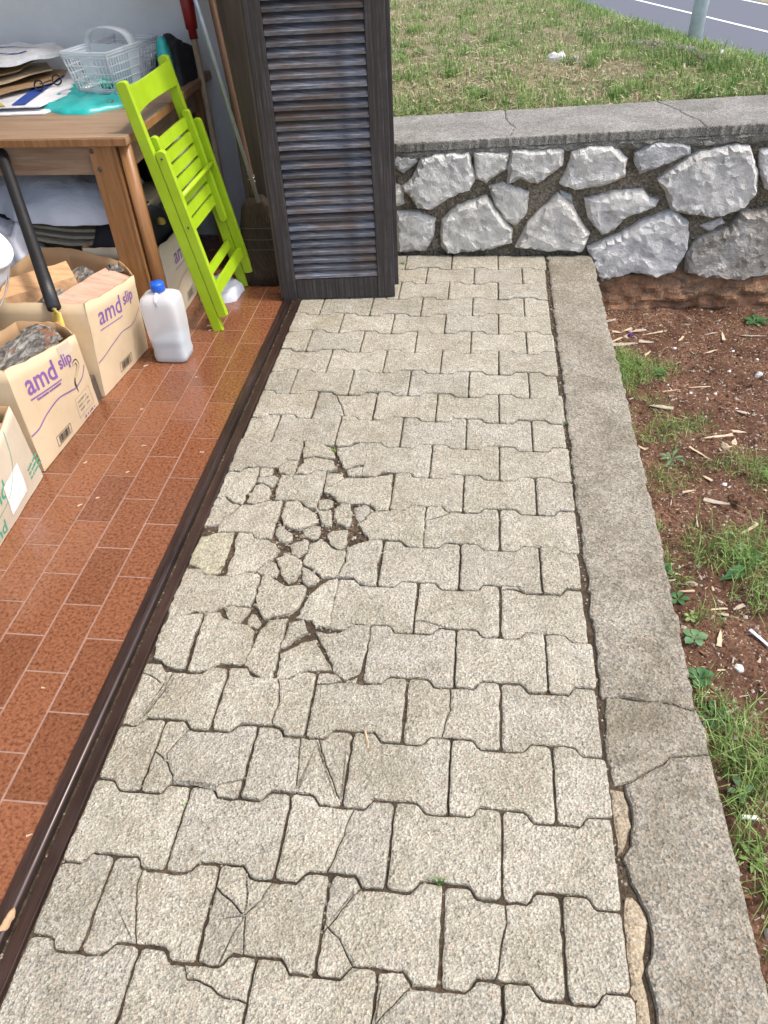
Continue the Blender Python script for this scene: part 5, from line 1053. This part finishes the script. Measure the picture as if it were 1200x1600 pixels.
rock('pebble','pale stone beside the near end of the kerb','pebble',.29,-2.615,gz(.29,-2.615),.020,.016,.018,'pebble',42)
rock('clay_lump','dark red clay lump beside the long pale chip','clay',.525,-1.36,gz(.525,-1.36)-.004,.03,.045,.02,'soil',43)
rock('brick_crumb','flat pinkish stone chip between grass tufts','stone chip',.555,-1.061,gz(.555,-1.06)-.003,.018,.026,.01,'old_mortar',44)
rock('pebble','square cream stone chip lying alone near the kerb','pebble',.378,-2.003,gz(.378,-2.0)-.002,.013,.014,.006,'pebble',45)
rock('pebble','reddish stone under the large toothed leaf','pebble',.32,-1.725,gz(.32,-1.72)-.003,.024,.016,.014,'old_mortar',46)
tag(MB().tube([(.430,-1.885,gz(.43,-1.88)+.012),(.465,-1.935,gz(.46,-1.93)+.012),(.505,-1.975,gz(.5,-1.97)+.012)],[.005,.004,.005],8,0,True,.4).build('plastic_strip',M['zinc']),'grey-blue plastic strip lying on the soil at the right edge','plastic')
tag(MB().box((.285,-2.40,gz(.3,-2.4)+.006),(.315,-2.392,gz(.3,-2.4)+.012),bev=.001).build('white_stick',M['label_white']),'small white stick lying in the grass beside the kerb','stick')
# broad-leaved weeds
def weed(label,x,y,n,l,w_,mat,z=None,up=.35,a0=0,arc=6.283,name='weed'):
    zz=gz(x,y) if z is None else z; mb=MB()
    for i in range(n):
        a=a0+arc*i/n+rr.uniform(-.25,.25); L=l*rr.uniform(.75,1.15); W=w_*rr.uniform(.8,1.1); d=Vector((math.cos(a),math.sin(a),0)); s=Vector((-d.y,d.x,0)); u=rr.uniform(.6,1.3)*up; b=Vector((x,y,zz))
        prof=[(0,.06),(.25,.25),(.45,.85),(.65,1.),(.85,.7),(1,.05)]; vs=[]
        for t,q in prof:
            c=b+d*(L*t)+Vector((0,0,L*(u*math.sin(t*2.2)*.8)+.004)); jag=1+rr.uniform(-.12,.12)
            vs+=[c-s*W*.5*q*jag+Vector((0,0,W*.16*q)),c,c+s*W*.5*q*jag+Vector((0,0,W*.16*q))]
        mb.add(vs,[(3*k+a_,3*k+a_+1,3*k+a_+4,3*k+a_+3) for k in range(5) for a_ in (0,1)])
    return tag(mb.build(name,M[mat],None,True),label,'weed')
weed('rosette weed with pale green pointed leaves in the soil beside the kerb',.371,-1.146,7,0.0433,0.0106,'weed2')
weed('large dark green toothed leaf lying on the soil',.40,-1.70,2,0.0809,0.0266,'weed',None,.15,.2,.5)
weed('pale round-leaved weed close to the kerb edge',.285,-1.93,5,0.0318,0.0242,'weed2')
weed('clover-like dark green weed against the kerb, left of bare soil',.275,-2.05,8,0.0347,0.0203,'weed')
weed('bright yellow-green small weed at the kerb',.295,-1.85,5,0.0231,0.0121,'g3')
weed('ivy-like weed at the kerb beside the grass',.275,-1.785,5,0.0318,0.0169,'weed')
weed('leafy weed with narrow leaves by the kerb crack',.285,-2.15,8,0.0433,0.0116,'weed')
weed('weed with two broad pale leaves near the white stick',.295,-2.34,4,0.0347,0.0145,'weed2')
weed('small weed beside the near end of the kerb',.285,-2.48,6,0.0347,0.0097,'g2')
weed('low dark weed among the far grass patch',.43,-.55,9,0.0318,0.0145,'weed')
weed('leafy weed growing at the wall foot on the right',.90,-.10,9,0.0491,0.0242,'weed')
weed('dark green weed clump left of the large toothed leaf',.26,-1.66,7,0.0289,0.0145,'weed')
weed('tall-leaved weed in the big grass tuft on the right',.50,-1.60,9,0.0462,0.0145,'weed')
weed('broad-leaved weed on the lawn close to the coping',.06,.60,7,0.0347,0.0097,'g2',lz(.06,.6))
weed('green weed among the roots on the bank',.66,.98,9,0.0520,0.0121,'weed',lz(.66,.98))
# tiny weeds in the paving joints
def sprout(label,x,y,n,h,ms):
    q=[(x+rr.uniform(-.006,.006),y+rr.uniform(-.005,.005),-.008,rr.uniform(.6,1.1),rr.choice(ms)) for _ in range(n)]
    return tag(blades('joint_weed',q,GM,(h*.7,h),.0011,bend=1.),label,'weed')
sprout('small green tuft in the joint between the nearest whole pavers',-.304,-2.632,22,.028,(0,1,1))
sprout('bright green sprig in the paver joint near the door track',-.802,-2.532,12,.014,(0,1))
sprout('green tuft at the far end of the broken pavers',-.699,-1.398,20,.02,(1,2))
sprout('green sprig in the kerb joint, farther of the two',.003,-1.216,20,.022,(0,1))
sprout('green sprig in the kerb joint, nearer of the two',.008,-1.426,14,.018,(1,2))
sprout('tiny green tuft at the foot of the shutter by the wall',-.615,-.03,24,.03,(0,1))
sprout('green sprig at the corner of the greenish paver fragment',-.907,-1.903,14,.014,(0,1))
sprout('tiny sprig in the joint in front of the shutter',-.697,-.514,10,.014,(0,1,2))
# small bits on tiles and pavers
tag(dome('dead_leaf',[(-1.047,-2.79),(-1.036,-2.785),(-1.030,-2.76),(-1.036,-2.745),(-1.044,-2.76)],lambda a,b,q:(a,b,.006+q),.009,M['dead_leaf'],None,4,.006,40,2,.008,True,.6,.002),'curled dry leaf lying on the door track','leaf')
for i,(x,y,l,a) in enumerate(((-1.296,-1.538,.012,.8),(-1.294,-1.406,.016,.1),(-1.378,-1.694,.016,.9),(-1.373,-1.207,.012,.3),(-1.34,-1.66,.011,.4),(-1.445,-1.50,.013,1.),(-1.10,-1.43,.014,.2),(-1.31,-.62,.03,.3),(-1.29,-.655,.035,.35),(-1.46,-.93,.02,.7),(-1.075,-2.62,.012,.5),(-1.20,-2.3,.008,0),(-1.25,-1.0,.008,.6))):
    ca,sa=math.cos(a),math.sin(a); w_=.0022
    vs=[(x+ca*t*l-sa*q,y+sa*t*l+ca*q,.001+h) for t,q,h in ((-.5,-w_,0),(.5,-w_*.5,0),(.5,w_*.5,0),(-.5,w_,0),(-.4,-w_*.6,.003),(.4,-w_*.3,.002),(.4,w_*.3,.002),(-.4,w_*.6,.003))]
    tag(mesh('wood_splinter',vs,[(4,5,6,7),(0,1,5,4),(1,2,6,5),(2,3,7,6),(3,0,4,7)],M['chip']),'tiny pale wood splinter lying on the red tiles','splinter','wood splinters on the tiles')
vs=[(-.48,-2.345,.002),(-.474,-2.347,.002),(-.462,-2.385,.002),(-.467,-2.386,.002),(-.476,-2.35,.005),(-.465,-2.38,.005)]
tag(mesh('wood_splinter',vs,[(0,1,4),(1,2,5,4),(2,3,5),(3,0,4,5)],M['chip']),'pale wood splinter lying across a paver joint','splinter')
print('objects',len(bpy.data.objects),'tris',sum(len(p.vertices)-2 for o in bpy.data.objects if o.type=='MESH' for p in o.data.polygons))
